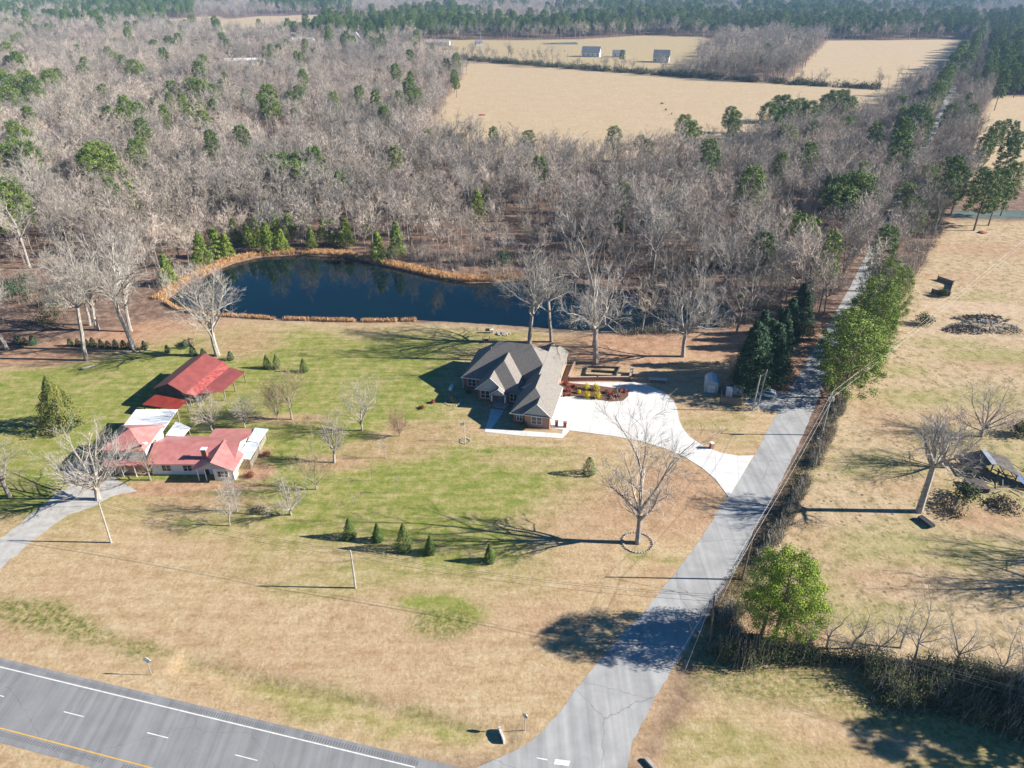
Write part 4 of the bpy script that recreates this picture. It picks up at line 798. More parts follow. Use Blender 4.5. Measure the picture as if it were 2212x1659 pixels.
b.build('stones', M['stone'], fpz)

# ---------------------------------------------------------------- poles, wires, signs
def pole(u, v, tu, tv, label, m='pole', arm=0, trans=0, rz=0.0):
    h = hgt(v, tv); x, y = P(u, v); o = empty('utility_pole', (x, y, 0), rz, label, 'utility pole'); tx, ty = P(tu, tv, h); lx = max(-.9, min(.9, tx - x))
    MB().tube((0, 0, -.2), (lx, 0, h), .17, .11, 10).build('shaft', M[m], o)
    if arm: MB().box(lx - arm, lx + arm, -.14, -.02, h - .75, h - .62).build('crossarm', M[m], o)
    b = MB()
    for q in ((-arm, 0, arm) if arm else (0,)): b.tube((lx + q * .92, -.06, h - (.6 if q else 0)), (lx + q * .92, -.06, h - (.35 if q else -.22)), .07, .04, 8)
    b.build('insulator', M['plastic'], o)
    for k in range(trans): c = MB().tube((lx + .38 * (1 if k % 2 else -1), -.15, h - 1.9), (lx + .38 * (1 if k % 2 else -1), -.15, h - 1.0), .25, n=14); c.build('transformer', M['metal'], o)
    return Vector((x + lx, y, h))
pM = pole(768, 1270, 757, 1190, 'plain utility pole on the lawn behind the row of clipped evergreens', 'polepale')
pL = pole(240, 1172, 212, 1082, 'utility pole by the gravel drive in front of the farmhouse', 'polepale')
pQ = pole(1534, 1395, 1543, 1286, 'dark utility pole at the corner beside the bright green pine', arm=0, trans=1)
pR = pole(1603, 1252, 1631, 1138, 'brown utility pole leaning beside the road above the bright pine')
pT = pole(1774, 940, 1798, 848, 'pole with grey transformers on the far side of the road', 'polepale', trans=2)
pA = pole(1637, 875, 1657, 800, 'taller of the twin grey poles by the parked car', 'polepale', arm=.0)
pB = pole(1625, 887, 1643, 811, 'shorter of the twin grey poles by the parked car', 'polepale')
pW = Vector((-135, 92, 10)); pE = Vector((72, 52, 9.0)); pN = Vector((*P(2320, 470), 12)); pS = Vector((*P(1455, 1470), 0))
def wire(a, b_, sag, label, off=(0, 0, 0), m='wire', r=.02, group=None):
    n = 18; pts = []
    for i in range(n + 1):
        t = i / n; p = a.lerp(b_, t) + Vector(off); p.z -= 4 * sag * t * (1 - t); pts.append(np.array(p))
    T = Tubes(); T.poly(pts, [r] * (n + 1), 4); o = T.build('overhead_cable', M[m], None); return tag(o, label, 'cable', group)
for k, (dy, dz) in enumerate(((0, .15), (.35, -.55), (-.3, -.8))):
    nm = ['topmost', 'middle', 'lowest'][k]
    wire(pW, pL, .9, nm + ' cable running off past the gravel drive from the farmhouse pole', (0, dy, dz)); wire(pL, pM, .9, nm + ' cable between the farmhouse pole and the lawn pole', (0, dy, dz)); wire(pM, pQ, 1.2, nm + ' cable from the lawn pole across to the road corner pole', (0, dy, dz))
    wire(pQ, pE, 1.0, nm + ' cable running from the corner pole along the thicket', (0, dy, dz))
for k, (dx, dz) in enumerate(((0, .15), (.4, -.9))):
    nm = ['upper', 'lower'][k]
    wire(pQ, pR, .4, nm + ' pale cable between the corner pole and the leaning brown pole', (dx, 0, dz), 'wirepale'); wire(pR, pT, .9, nm + ' pale cable along the road to the transformer pole', (dx, 0, dz), 'wirepale'); wire(pT, pN, 1.6, nm + ' pale cable crossing the pasture from the transformer pole', (dx, 0, dz), 'wirepale')
wire(pT, pA, .7, 'service cable crossing the road to the twin poles'); wire(pA, pB, .05, 'short cable linking the twin poles', (0, 0, -.4))
wire(pQ, Vector((*P(1452, 1440), 0)), 0, 'pale guy cable anchored at the road edge, upper', m='wirepale', r=.03); wire(pQ, Vector((*P(1478, 1452), 0)), 0, 'pale guy cable anchored at the road edge, lower', m='wirepale', r=.03); wire(pR, Vector((*P(1556, 1300), 0)), 0, 'guy cable with yellow guard below the leaning pole', m='wirepale', r=.03)
def sign(u, v, tu, tv, kind, label, rz):
    h = hgt(v, tv); o = empty('road_sign', (*P(u, v), 0), rz, label, 'road sign'); MB().box(-.04, .04, -.03, .03, -.1, h).build('post', M['metal'], o); s = .42 if kind == 'stop' else .62
    n = 8 if kind == 'stop' else 4; b = MB(); V = []
    for y in (-.07, -.035):
        for i in range(n): a = 2 * math.pi * (i + (.5 if n == 8 else 0)) / n; V.append((s * math.cos(a), y, h - .35 + s * math.sin(a)))
    b.add(V, [tuple(range(n))[::-1], tuple(range(n, 2 * n))] + [(i, (i + 1) % n, n + (i + 1) % n, n + i) for i in range(n)]); b.build('sign_plate', M['plastic'] if kind != 'stop' else M['metal'], o); return o
sign(328, 1458, 320, 1423, 'diamond', 'diamond road sign seen from behind on the highway verge', R(170)); sign(1133.5, 1578, 1134.5, 1543, 'stop', 'stop sign seen edge-on at the road corner', R(150))
cv = empty('culvert', (*P(1084, 1588), 0), R(20), 'pale concrete culvert end wall in the ditch by the road corner', 'culvert'); MB().box(-.15, .15, -1.0, 1.0, -.6, .35).build('headwall', M['concrete'], cv); MB().tube((-.16, 0, -.25), (-.22, 0, -.25), .3, n=14).build('pipe_mouth', M['dark'], cv)
o = MB().box(-.25, .25, -.8, .8, 0, .45).build('cattle_guard', M['stone']); o.name = 'stone_marker'; o.location = (*P(1405, 1652), 0); o.rotation_euler = (0, 0, R(35)); tag(o, 'low pale stone culvert marker right of the road mouth', 'marker')
o = MB().box(-.2, .2, -.2, .2, 0, .9).build('utility_box', M['metal']); o.location = (*P(1766, 955), 0); tag(o, 'small green-grey utility pedestal below the transformer pole', 'utility box')

# ---------------------------------------------------------------- pasture clutter
rd = random.Random(12)
def heap(u, v, rx, ry, h, n, m, name, label, smin=.25, smax=1.0, cat='heap'):
    """a pile nobody could count: crumpled sheets, boards and lumps heaped on each other"""
    b = MB(); cx, cy = P(u, v)
    for i in range(n):
        a = rd.uniform(0, 6.28); q = rd.random() ** .6; x, y = math.cos(a) * q * rx, math.sin(a) * q * ry; z = h * (1 - q ** 1.6) * rd.uniform(.55, 1); s = rd.uniform(smin, smax)
        if i % 3 == 0:
            d_ = Vector((rd.uniform(-1, 1), rd.uniform(-1, 1), rd.uniform(-.3, .5))).normalized() * s * 1.3; b.tube((x, y, z), (x + d_.x, y + d_.y, max(.05, z + d_.z)), .07, .05, 4)
        elif i % 3 == 1: b.ell((x, y, z), (s * .5, s * .4, s * .3), 6, 4, .35, rd)
        else:
            A_ = [Vector((rd.uniform(-s, s), rd.uniform(-s, s), rd.uniform(-s * .4, s * .4))) + Vector((x, y, z + .1)) for _ in range(3)]; b.add([tuple(p) for p in A_] + [(p.x, p.y, p.z - .03) for p in A_], [(0, 1, 2), (5, 4, 3), (0, 3, 4, 1), (1, 4, 5, 2), (2, 5, 3, 0)])
    o = b.build(name, m); o.location = (cx, cy, 0); return o
hp = empty('debris_pile', (*P(2120, 708), 0), 0, 'large burned heap of pale and charred rubble in the pasture', 'debris pile')
for k, (du, dv, rx, ry, h, n, m, s) in enumerate([(2125, 708, 9.5, 3.8, 2.0, 500, M['trash'], .8), (2085, 714, 6, 2.5, 1.7, 220, M['char'], .9), (2115, 690, 8, 2.2, 1.5, 240, M['char'], 1.0), (2180, 716, 5, 2.6, .8, 150, M['drybrush'], .6)]):
    o = heap(du, dv, rx, ry, h, n, m, ['rubble', 'charred_timber', 'charred_timber', 'brushwood'][k], '', .2, s); l = o.location.copy(); o.parent = hp; o.location = l - hp.location
ru = empty('collapsed_shed', (*P(2148, 1030), 0), R(-8), 'collapsed shed with rusty roof sheets in the right pasture', 'ruined shed')
slab('roof_sheet', ru, ribbed('dark ribbed tin', (.12, .09, .085), (.07, .06, .06), 'Y', .35, .5), [(-5.2, .5, 1.0), (-1.4, -.3, 2.9), (-1.4, 4.5, 2.9), (-5.4, 5.0, .9)], .06)
slab('bright_sheet', ru, M['greyroof'], [(-1.4, -.3, 2.95), (-.6, -.3, 3.1), (-.6, 4.6, 3.1), (-1.4, 4.5, 2.95)], .06)
slab('fallen_roof', ru, M['char'], [(-.6, -.3, 3.0), (3.2, -1.6, 1.6), (3.6, 4.2, 1.9), (-.6, 4.4, 3.0)], .08); slab('loose_sheet', ru, M['greyroof'], [(5.5, -6.6, .5), (8.6, -7.6, .1), (9.2, -5.8, .12), (6.2, -4.4, .6)], .05)
slab('torn_panel', ru, mat('blue tarpaulin', (.05, .09, .20), (.03, .05, .12), 1, .7), [(2.6, -2.4, 1.5), (4.8, -4.2, .2), (5.0, -1.5, .15), (3.4, 1.8, 1.7)], .05)
b = MB()
for i in range(60): x, y = rd.uniform(-5, 7), rd.uniform(-6, 3); a = rd.uniform(0, 3.1); l = rd.uniform(.8, 2.8); b.tube((x, y, rd.uniform(.1, .7)), (x + l * math.cos(a), y + l * math.sin(a), rd.uniform(.1, 1.2)), .08, n=4)
b.build('timber', M['wood'], ru); b = MB()
for x, y, h in ((-5, .6, 1), (-5.2, 4.8, .9), (-1, 0, 2.8), (-1, 4.3, 2.8), (3, -1.2, 1.5)): b.box(x - .1, x + .1, y - .1, y + .1, 0, h)
b.build('posts', M['wood'], ru)
b = MB(); b.box(-6.5, -3.2, -5.5, -2.5, 0, .9); b.build('low_wall', M['char'], ru)
ca = empty('feed_trough', (*P(1999, 1131), 0), R(-70), 'dark overturned feed trough beside the dead tree in the pasture', 'trough'); MB().prism([(-1.4, -.45), (1.4, -.45), (1.4, .45), (-1.4, .45)], .25, .7).build('tub', M['dark'], ca); MB().box(-1.45, 1.45, .46, .52, .2, .75).build('rim', M['metal'], ca)
for x in (-1.2, 1.2): MB().box(x - .06, x + .06, -.4, .4, 0, .247).build('leg', M['wood'], ca)
pen = empty('stock_pen', (*P(2045, 628), 0), 0, 'small dark board stock pen at the edge of the pasture', 'pen')
w_pts = [Vector(P(a, c)) - Vector(P(2045, 628)) for a, c in [(2012, 632), (2050, 640), (2058, 615), (2025, 604)]]
wall_line('boards', [tuple(p) for p in w_pts], .12, 1.2, M['wood'], pen)
for p in w_pts: MB().box(p.x - .12, p.x + .12, p.y - .12, p.y + .12, 0, 1.4).build('post', M['wood'], pen)
def cow(u, v, rz, label, m='cow'):
    o = empty('cow', (*P(u, v), 0), rz, label, 'cow', 'cattle grazing in the fields'); b = MB(); b.ell((0, 0, 1.0), (.95, .36, .42), 14, 9).ell((.55, 0, 1.08), (.45, .33, .38), 12, 8).tube((.8, 0, 1.15), (1.25, 0, .75), .24, .15).ell((1.38, 0, .62), (.28, .13, .14), 10, 7)
    for x in (-.65, .6):
        for s in (-.2, .2): b.tube((x, s, .85), (x + .04, s, .4), .14, .07, 7).tube((x + .04, s, .4), (x, s, 0), .07, .06, 7)
    b.tube((-.92, 0, 1.25), (-1.0, 0, .5), .04, .03, 5); b.build('body', M[m], o, True); return o
for i, (u, v, l) in enumerate([(1429, 226, 'black cow farthest from the camera of three in the big tan field'), (1438, 239, 'black cow in the middle of three in the big tan field'), (1451, 248, 'black cow nearest the trees of three in the big tan field'), (1179, 110, 'cow grazing beyond the hedge, closest to the pale pond'), (1166, 116, 'cow grazing just above the hedge, lowest of the far ones'), (1151, 112, 'leftmost cow grazing beyond the hedge'), (1220, 111, 'cow grazing beyond the hedge nearest the white house')]): cow(u, v, R(40 * i), l)
o = MB().ell((0, 0, 0), (2.6, 1.8, .8), 14, 8, .15, rd).build('earth_mound', M['soil']); o.location = (*P(1042, 249), 0); tag(o, 'small mound of bare red earth alone in the big tan field', 'mound')
o = MB().ell((0, 0, 0), (1.6, 1.3, .7), 14, 8, .2, rd).build('earth_mound', M['soil']); o.location = (*P(2122, 503), 0); tag(o, 'small red earth mound at the top of the right pasture', 'mound')
# logs
for i, (u, v, l, rz) in enumerate([(195, 795, 3.2, .5), (275, 763, 3.5, .4), (640, 790, .1, 0)][:2]):
    b = MB(); b.tube((-l / 2, 0, .3), (l / 2, 0, .35), .3, .22, 9).tube((0, 0, .4), (.6, .8, .9), .1, .05, 6); o = b.build('fallen_log', M['barkpale']); o.location = (*P(u, v), 0); o.rotation_euler = (0, 0, rz); tag(o, ['pale fallen log on the lawn below the tall left trees', 'pale fallen log beside the row of small evergreens'][i], 'log')

# ---------------------------------------------------------------- far houses
def far_house(u, v, w_, d__, h, rh_, rz, m, rm, label, axis='x', wins=4):
    o = empty('house', (*P(u, v), 0), rz, label, 'house'); MB().box(-w_ / 2, w_ / 2, -d__ / 2, d__ / 2, 0, h).build('wall', m, o)
    pitch = rh_ / ((d__ if axis == 'x' else w_) / 2 + .4); put_roof('roof', o, rm, -w_ / 2 - .4, w_ / 2 + .4, -d__ / 2 - .4, d__ / 2 + .4, h - .1, pitch, axis=axis, t=.2)
    if axis == 'x':
        for s in (-w_ / 2, w_ / 2 - .15): gable(o, m, -d__ / 2, d__ / 2, s, h - .05, h + rh_ - .35, .15, axis='y')
    else:
        for s in (-d__ / 2, d__ / 2 - .15): gable(o, m, -w_ / 2, w_ / 2, s, h - .05, h + rh_ - .35, .15)
    for k in range(wins): window(o, -w_ / 2 + w_ * (k + .5) / wins, -d__ / 2, h * .35, 1.3, 1.6, mull=0)
    return o
greyr = mat('dark grey shingles', (.15, .165, .19), (.11, .12, .14), 1, .8); palr = mat('pale brown shingles', (.34, .28, .25), (.28, .24, .22), 1, .8); redr = mat('rust coloured roof', (.24, .12, .10), (.2, .1, .09), 1, .8)
far_house(1277, 122, 21, 13, 5, 6, R(-14), M['whitesiding'], greyr, 'white two-storey house with dark roof beyond the big tan field')
far_house(1336, 123, 14, 11, 4.4, 3.2, R(-10), M['whitesiding'], greyr, 'small white garage between the two far white houses', wins=2)
far_house(1428, 134, 17, 13, 5.5, 7.0, R(-14), M['whitesiding'], greyr, 'white gabled house nearest the bare grove beyond the field')
far_house(772, 97, 12, 14, 7, 9, R(8), M['whitesiding'], M['trim'], 'steep white gabled church-like house among the far trees', axis='y', wins=2)
far_house(815, 95, 20, 11, 4, 3.2, R(-8), M['whitesiding'], palr, 'long white house with pale roof beside the steep white gable'); far_house(655, 92, 30, 14, 4, 3, R(-6), M['whitesiding'], M['whiteroof'], 'wide pale metal-roofed building at the edge of the far wood')
far_house(945, 98, 34, 12, 4, 3.5, R(-4), M['whitesiding'], palr, 'long low white farm building with brown roof near the far hedge'); far_house(1034, 97, 9, 7, 3, 2.6, R(15), M['siding'], greyr, 'small dark shed on the green slope beyond the far hedge', wins=1)
far_house(2, 135, 26, 14, 5, 3, R(5), M['whitesiding'], M['whiteroof'], 'white metal-roofed barn cut by the left edge of the view', wins=2); far_house(530, 138, 40, 12, 4, 2, R(10), M['siding'], M['whiteroof'], 'long pale shed glimpsed through the bare wood')
far_house(2186, 440, 20, 9, 3, 1.2, R(-4), M['siding'], M['whiteroof'], 'low pale building behind the trees by the far right pond', wins=2) if False else None
for i, (u, v, l) in enumerate([(610, 12, 'tiny pale house in the far haze above the small tan field'), (1000, 17, 'tiny reddish-roofed house in the hazy distance'), (1160, 22, 'tiny white house in the hazy distance above the pine belt'), (1240, 28, 'rust-roofed house at the top of the pine belt'), (830, 8, 'pale speck of a house near the horizon')]): far_house(u, v, 22, 12, 4, 4, R(i * 20), M['whitesiding'], (palr, redr)[i % 2], l)

# ---------------------------------------------------------------- single trees
def tree_at(u, v, top, spx, label, seed, cat='tree', group=None, **k):
    H = max(1.5, hgt(v, top)); x, y = P(u, v); ppm = FPX / math.hypot(y, CAMH); o = bare_tree(seed, H=H, spread=spx / ppm, **k)
    o.location = (x, y, 0); return tag(o, label, cat, group)
big = dict(limbs=8, subs=10, subsub=8, twigs=6, ms=('barkpale', 'twigpale'), tw=.04, wild=.3)
med = dict(limbs=7, subs=8, subsub=6, twigs=4, ms=('barkpale', 'twigpale'), tw=.028, wild=.25)
tree_at(1378, 1173, 905, 68, 'big bare white-barked oak standing alone on the front lawn in a stone ring', 11, r0=.5, fork=.25, low=.2, up=.9, **dict(big, limbs=8, subs=9, subsub=7, twigs=6, wild=.24))
tree_at(186, 778, 540, 75, 'tall pale bare tree leaning left, its foot on the green lawn below the hedge row', 12, r0=.5, fork=.5, lean=.12, low=.42, **big)
tree_at(210, 712, 500, 70, 'thick bare tree standing in red leaf litter, second from the pond', 13, r0=.6, fork=.35, low=.3, **big)
tree_at(194, 703, 520, 55, 'thin bare tree leaning against the thick one in the red litter', 14, r0=.33, fork=.45, lean=.2, **med)
tree_at(290, 755, 505, 75, 'tall bare tree with dark bark rising out of the small evergreen row', 15, r0=.55, fork=.45, low=.4, **big)
tree_at(283, 716, 530, 55, 'bare tree just behind the one in the evergreen row', 16, r0=.45, fork=.4, **med)
tree_at(15, 755, 560, 60, 'pale bare tree at the left edge above the red litter', 17, r0=.5, fork=.4, lean=.15, **big)
tree_at(470, 768, 596, 105, 'wide spreading bare oak between the pond and the barn', 18, r0=.65, fork=.3, low=.27, up=.9, **big)
tree_at(100, 500, 330, 70, 'large pale bare tree at the front of the left wood', 19, r0=.5, fork=.35, **big)
tree_at(65, 580, 400, 50, 'slim white bare tree in front of the left wood', 20, r0=.4, fork=.5, **med)
tree_at(1144, 742, 545, 95, 'wide bare tree directly behind the brick house, nearest the pond swing', 21, r0=.55, fork=.42, low=.35, up=.8, **big)
tree_at(1191, 738, 560, 50, 'slimmer bare tree behind the brick house roof', 22, r0=.42, fork=.5, **med)
tree_at(1286, 785, 500, 85, 'tallest bare tree rising beside the east wing of the brick house', 23, r0=.7, fork=.28, low=.25, **big)
tree_at(1281, 750, 600, 45, 'pale bare tree partly hidden behind the tallest one', 24, r0=.35, fork=.4, **med)
tree_at(1475, 770, 598, 88, 'wide low-branched bare tree on the shaded lawn beyond the shed', 25, r0=.55, fork=.28, low=.25, up=.8, **big)
tree_at(1410, 600, 425, 60, 'broad pale bare tree on the near edge of the wood above the shaded lawn', 26, r0=.5, fork=.35, **big)
tree_at(1560, 650, 480, 65, 'bare tree on the wood edge right of the shaded lawn', 27, r0=.5, fork=.35, **big)
tree_at(1640, 640, 480, 55, 'bare tree on the wood edge beside the ivy-covered ones', 28, r0=.45, fork=.38, **big)
for i, (u, v, t, sp) in enumerate([(1345, 640, 520, 40), (1385, 720, 600, 45), (1445, 655, 515, 42), (1530, 700, 560, 48), (1590, 720, 585, 45), (1240, 640, 530, 40), (1620, 690, 540, 45)]):
    tree_at(u, v, t, sp, 'bare tree screening the shaded right arm of the pond, ' + ['behind the water', 'on the near bank', 'middle of the far bank', 'at the tip of the water', 'farthest right on the bank', 'above the tallest yard tree', 'against the dark evergreens'][i], 160 + i, r0=.3, fork=.35, **dict(med, ms=('bark', 'twig')))
tree_at(1985, 1105, 905, 75, 'dying bare tree with thick pale trunk in the right pasture', 29, r0=.6, fork=.5, low=.45, **dict(big, subs=8, twigs=5))
tree_at(2118, 943, 845, 62, 'rounded grey bushy tree in the right pasture', 30, r0=.35, fork=.15, ms=('bark', 'twig'), limbs=9, subs=9, subsub=7, twigs=5, tw=.028)
tree_at(2040, 1010, 915, 70, 'grey tangled thicket tree beside the collapsed shed', 31, r0=.3, fork=.12, ms=('bark', 'twig'), limbs=10, subs=9, subsub=7, twigs=5, tw=.028)
tree_at(212, 1079, 935, 105, 'broad fan-shaped bare tree in front of the farmhouse', 32, r0=.5, fork=.2, low=.15, up=.75, ms=('barkpale', 'twigpale'), limbs=12, subs=10, subsub=6, twigs=4, tw=.03, wild=.16)
tree_at(20, 1072, 945, 60, 'dark bare tree at the left edge beside the gravel drive', 33, r0=.4, fork=.3, ms=('bark', 'twig'), limbs=7, subs=8, subsub=6, twigs=4, wild=.4)
tree_at(325, 1037, 965, 38, 'small bare tree in the bed in front of the farmhouse porch', 34, r0=.2, fork=.35, ms=('bark', 'twigtan'), limbs=6, subs=6, subsub=5, twigs=4, tw=.022)
fine = dict(limbs=9, subs=8, subsub=6, twigs=4, tw=.022, wild=.14, up=1.0)
tree_at(631, 906, 805, 48, 'round-crowned bare yard tree behind the farmhouse', 35, r0=.2, fork=.3, ms=('bark', 'twigtan'), **dict(fine, twigs=6))
tree_at(600, 906, 832, 42, 'dense olive-brown bush next to the round yard tree', 36, r0=.12, fork=.08, ms=('bark', 'twigtan'), **dict(fine, limbs=12, twigs=5))
tree_at(782, 930, 822, 50, 'pale many-stemmed bare tree on the middle lawn', 37, r0=.22, fork=.16, ms=('barkpale', 'twigpale'), **fine)
tree_at(722, 999, 905, 36, 'upright bare tree with short thick trunk on the middle lawn', 38, r0=.28, fork=.25, ms=('barkpale', 'twig'), **fine)
tree_at(863, 942, 895, 26, 'small pinkish bare ornamental tree on the lawn', 39, r0=.12, fork=.15, ms=('bark', 'twigpink'), **fine)
tree_at(833, 989, 930, 14, 'little pale sapling below the pinkish tree', 40, r0=.07, fork=.4, ms=('barkpale', 'twigpale'), limbs=5, subs=5, subsub=4, twigs=3, tw=.015)
tree_at(684, 1057, 965, 42, 'low tan many-stemmed bush tree on the lawn', 41, r0=.14, fork=.1, ms=('bark', 'twigtan'), **fine)
tree_at(628, 1112, 1022, 48, 'twisted whitish low bare tree in front of the farmhouse', 42, r0=.22, fork=.15, ms=('barkpale', 'twigpale'), limbs=9, subs=8, subsub=6, twigs=3, tw=.025, wild=.4)
tree_at(858, 1065, 1005, 8, 'thin sapling nearest the clipped front evergreens', 43, r0=.05, fork=.4, ms=('bark', 'twig'), limbs=4, subs=4, subsub=3, twigs=3, tw=.015)
tree_at(803, 1039, 998, 9, 'thin sapling with a green tuft at its foot', 44, r0=.05, fork=.4, ms=('bark', 'twigpink'), limbs=4, subs=4, subsub=3, twigs=3, tw=.015)
tree_at(767, 1089, 1060, 10, 'tiny bent sapling on the lawn above the evergreens', 45, r0=.04, fork=.3, ms=('bark', 'twig'), limbs=4, subs=4, subsub=3, twigs=2, tw=.015)
tree_at(529, 923, 858, 34, 'bare tree behind the rear red roof of the farmhouse', 46, r0=.16, fork=.2, ms=('barkpale', 'twigpale'), **fine)
tree_at(461, 935, 855, 40, 'bare tree between the farmhouse and the barn', 47, r0=.18, fork=.2, ms=('bark', 'twig'), **fine)
tree_at(497, 1136, 1060, 28, 'slender bare tree closest to the wires in the farmhouse yard', 48, r0=.12, fork=.3, ms=('barkpale', 'twigpale'), **dict(fine, limbs=6))
tree_at(512, 1104, 1030, 26, 'slender bare tree just behind another in the farmhouse yard', 49, r0=.12, fork=.3, ms=('barkpale', 'twig'), **dict(fine, limbs=6))
for i, (u, v, t, sp) in enumerate([(1785, 1400, 1300, 26), (1840, 1400, 1290, 30), (1888, 1422, 1285, 34), (1945, 1400, 1300, 20), (1972, 1432, 1262, 62), (2065, 1440, 1330, 45), (2150, 1470, 1350, 40), (2195, 1492, 1290, 55), (1745, 1395, 1330, 22)]):
    tree_at(u, v, t, sp, 'bare tree in the thicket, ' + ['first right of the bright pine', 'second right of the bright pine', 'leaning third right of the bright pine', 'thin one before the widest', 'widest and brightest of the row', 'low grey one right of the widest', 'low one near the right edge', 'tall one cut by the right edge', 'smallest against the bright pine'][i], 60 + i, r0=.16 + .02 * (sp > 40), fork=.25, ms=('barkpale', 'twigpale'), limbs=6, subs=7, subsub=5, twigs=4, tw=.02, wild=.3)
# bright pine by the corner pole
o = pine_tree(5, H=hgt(1385, 1205), cb=.28, rad=5.4, clumps=150, per=150, size=.14, m='pinelime', r0=.32, cl=1.2); o.location = (*P(1672, 1385), 0); tag(o, 'bright green round-topped pine at the road corner', 'tree')
for i, (u, v) in enumerate([(1645, 1372), (1695, 1380)]):
    o = pine_tree(6 + i, H=9, cb=.45, rad=2.6, clumps=30, per=60, size=.2, m='pinelime', r0=.25); o.location = (*P(u, v), 0); tag(o, ['smaller bright pine stem left of the corner pine', 'smaller bright pine stem right of the corner pine'][i], 'tree')
# trees whose shadows fall into the view from the right
for i, (u, v, H, kind) in enumerate([(1890, 1608, 20, 'p'), (1990, 1570, 18, 'p'), (1965, 1270, 17, 'b'), (2080, 1220, 15, 'b'), (2175, 940, 8, 'b')]):
    sx, sy = P(u, v); X = sx + H / math.tan(SUN_EL)
    if kind == 'p': o = pine_tree(80 + i, H=H, cb=.1, rad=6.5, clumps=150, per=60, size=.32)
    else: o = bare_tree(80 + i, H=H, spread=8, r0=.45, limbs=9, subs=9, subsub=6, twigs=5, tw=.04, ms=('barkpale', 'twigpale'))
    o.location = (X, sy, 0); tag(o, ['pine beyond the right edge shading the bottom corner', 'pine beyond the lower right corner', 'bare oak beyond the right edge whose shadow crosses the pasture', 'bare tree beyond the right edge of the pasture', 'small bare tree beyond the right edge near the rubble'][i], 'tree')
# evergreens on the lawns
for i, (u, v, t) in enumerate([(757, 1161, 1118), (817, 1168, 1130), (874, 1187, 1131), (930, 1195, 1157), (1058, 1213, 1175)]):
    h = hgt(v, t); place(cone_shrub(i, h, h * .27, 3400, .085), u, v, label='clipped conical evergreen on the front lawn, ' + ['farthest left of five', 'second of five', 'tallest of the five', 'short one beside the tallest', 'standing apart in the oak shadow'][i], cat='shrub', group='clipped evergreens on the front lawn')
for i, (u, v, t) in enumerate([(578, 795, 766), (599, 796, 765), (657, 803, 774)]):
    h = hgt(v, t); place(cone_shrub(10 + i, h, h * .3, 1800, .09), u, v, label='conical evergreen on the back lawn right of the barn, ' + ['left of the close pair', 'right of the close pair', 'standing alone'][i], cat='shrub', group='evergreens on the back lawn')
hedge = [(40, 743), (56, 744), (73, 744), (153, 747), (170, 747), (186, 748), (202, 749), (220, 750), (235, 752), (251, 751), (269, 753), (283, 753), (313, 754), (363, 762), (400, 752), (418, 768), (440, 770), (499, 777)]
hp0 = cone_shrub(30, 2.3, .85, 900, .1, m='holly', power=.55)
for i, (u, v) in enumerate(hedge):
    lab = 'small dark evergreen in the row under the tall bare trees, ' + ['first', 'second', 'third', 'fourth', 'fifth', 'sixth', 'seventh', 'eighth', 'last'][i - 3] + ' from the left' if 3 <= i <= 11 else ['leftmost of three small dark evergreens left of the row', 'middle of three small dark evergreens left of the row', 'rightmost of three small dark evergreens left of the row'][i] if i < 3 else ['dark evergreen just right of the row end', 'pointed dark evergreen between the row and the barn', 'round dark bush by the brush pile', 'dark bush behind the barn roof', 'dark bush at the foot of the spreading oak', 'single small evergreen right of the barn peak'][i - 12]
    o = hp0 if i == 0 else copy_tree(hp0); place(o, u, v, s=random.Random(i).uniform(.85, 1.2), label=lab, cat='shrub', group='small evergreens near the left trees')
h = hgt(922, 812); place(cone_shrub(50, h, h * .36, 9000, .17, m='cedar', power=.9, rag=.25, belly=.12), 136, 922, 0, label='large yellow-green cedar on the left lawn', cat='tree')
h = hgt(1026, 990); place(cone_shrub(51, h, h * .36, 1500, .1, m='arbor', power=.5), 1272, 1024, 0, label='single rounded evergreen in the middle of the front lawn', cat='shrub')
for i, (u, v, r, hh, m, l) in enumerate([(540, 1030, 1.2, 1.0, 'redleaf', 'low red bush at the front corner of the farmhouse'), (575, 985, 1.0, .9, 'redleaf', 'red-brown bush at the end of the farmhouse canopy'), (935, 870, .7, .7, 'redleaf', 'small red bush left of the stone-ringed grass'), (912, 882, .9, .5, 'redleaf', 'low red-brown bush on the lawn above the small pink tree'), (410, 745, 2.2, 1.4, 'drybrush', 'brown brush pile behind the barn'), (978, 868, 1.0, 1.6, 'drybrush', 'tall tuft of dry ornamental grass near the brick house'),
    (1130, 925, 1.5, 1.3, 'holly', 'dark foundation bush in shade by the front walk'), (1090, 855, .8, .8, 'holly', 'dark foundation bush beside the porch'), (1012, 850, .8, .8, 'holly', 'dark foundation bush under the left front window'), (2085, 1075, 3.2, 2.6, 'brush', 'olive evergreen bush in front of the collapsed shed'), (2170, 1095, 3.5, 1.2, 'drybrush', 'reddish brush right of the collapsed shed'), (2050, 1100, 4, 1.3, 'drybrush', 'brown brambles left of the olive bush'), (2035, 640, 2.2, 2.0, 'brush', 'green bush inside the stock pen'), (1995, 700, 3.0, 2.6, 'brush', 'olive bush at the left end of the rubble heap'), (2205, 940, 3, 3, 'brush', 'dark bush at the right edge of the pasture'), (1090, 572, 4.5, 4.5, 'holly', 'dark green bush at the right end of the reed bank'), (30, 640, 4, 4, 'holly', 'dark green bush near the left edge above the litter'), (110, 700, 6, 4, 'brush', 'olive undergrowth clump under the left trees'), (560, 1150 - 46, 1.6, .8, 'drybrush', 'brown bed of shrubs below the twisted tree'),
    (145, 925, 1.6, .9, 'drybrush', 'russet bramble at the foot of the cedar'), (1720, 700, 3.5, 4, 'holly', 'ivy-dark bush beside the leaf-strewn verge')]):
    place(round_shrub(100 + i, r, hh * 1.15, m, 900 if r > 2 else 380, .2 if r > 2 else .12), u, v, label=l, cat='bush')

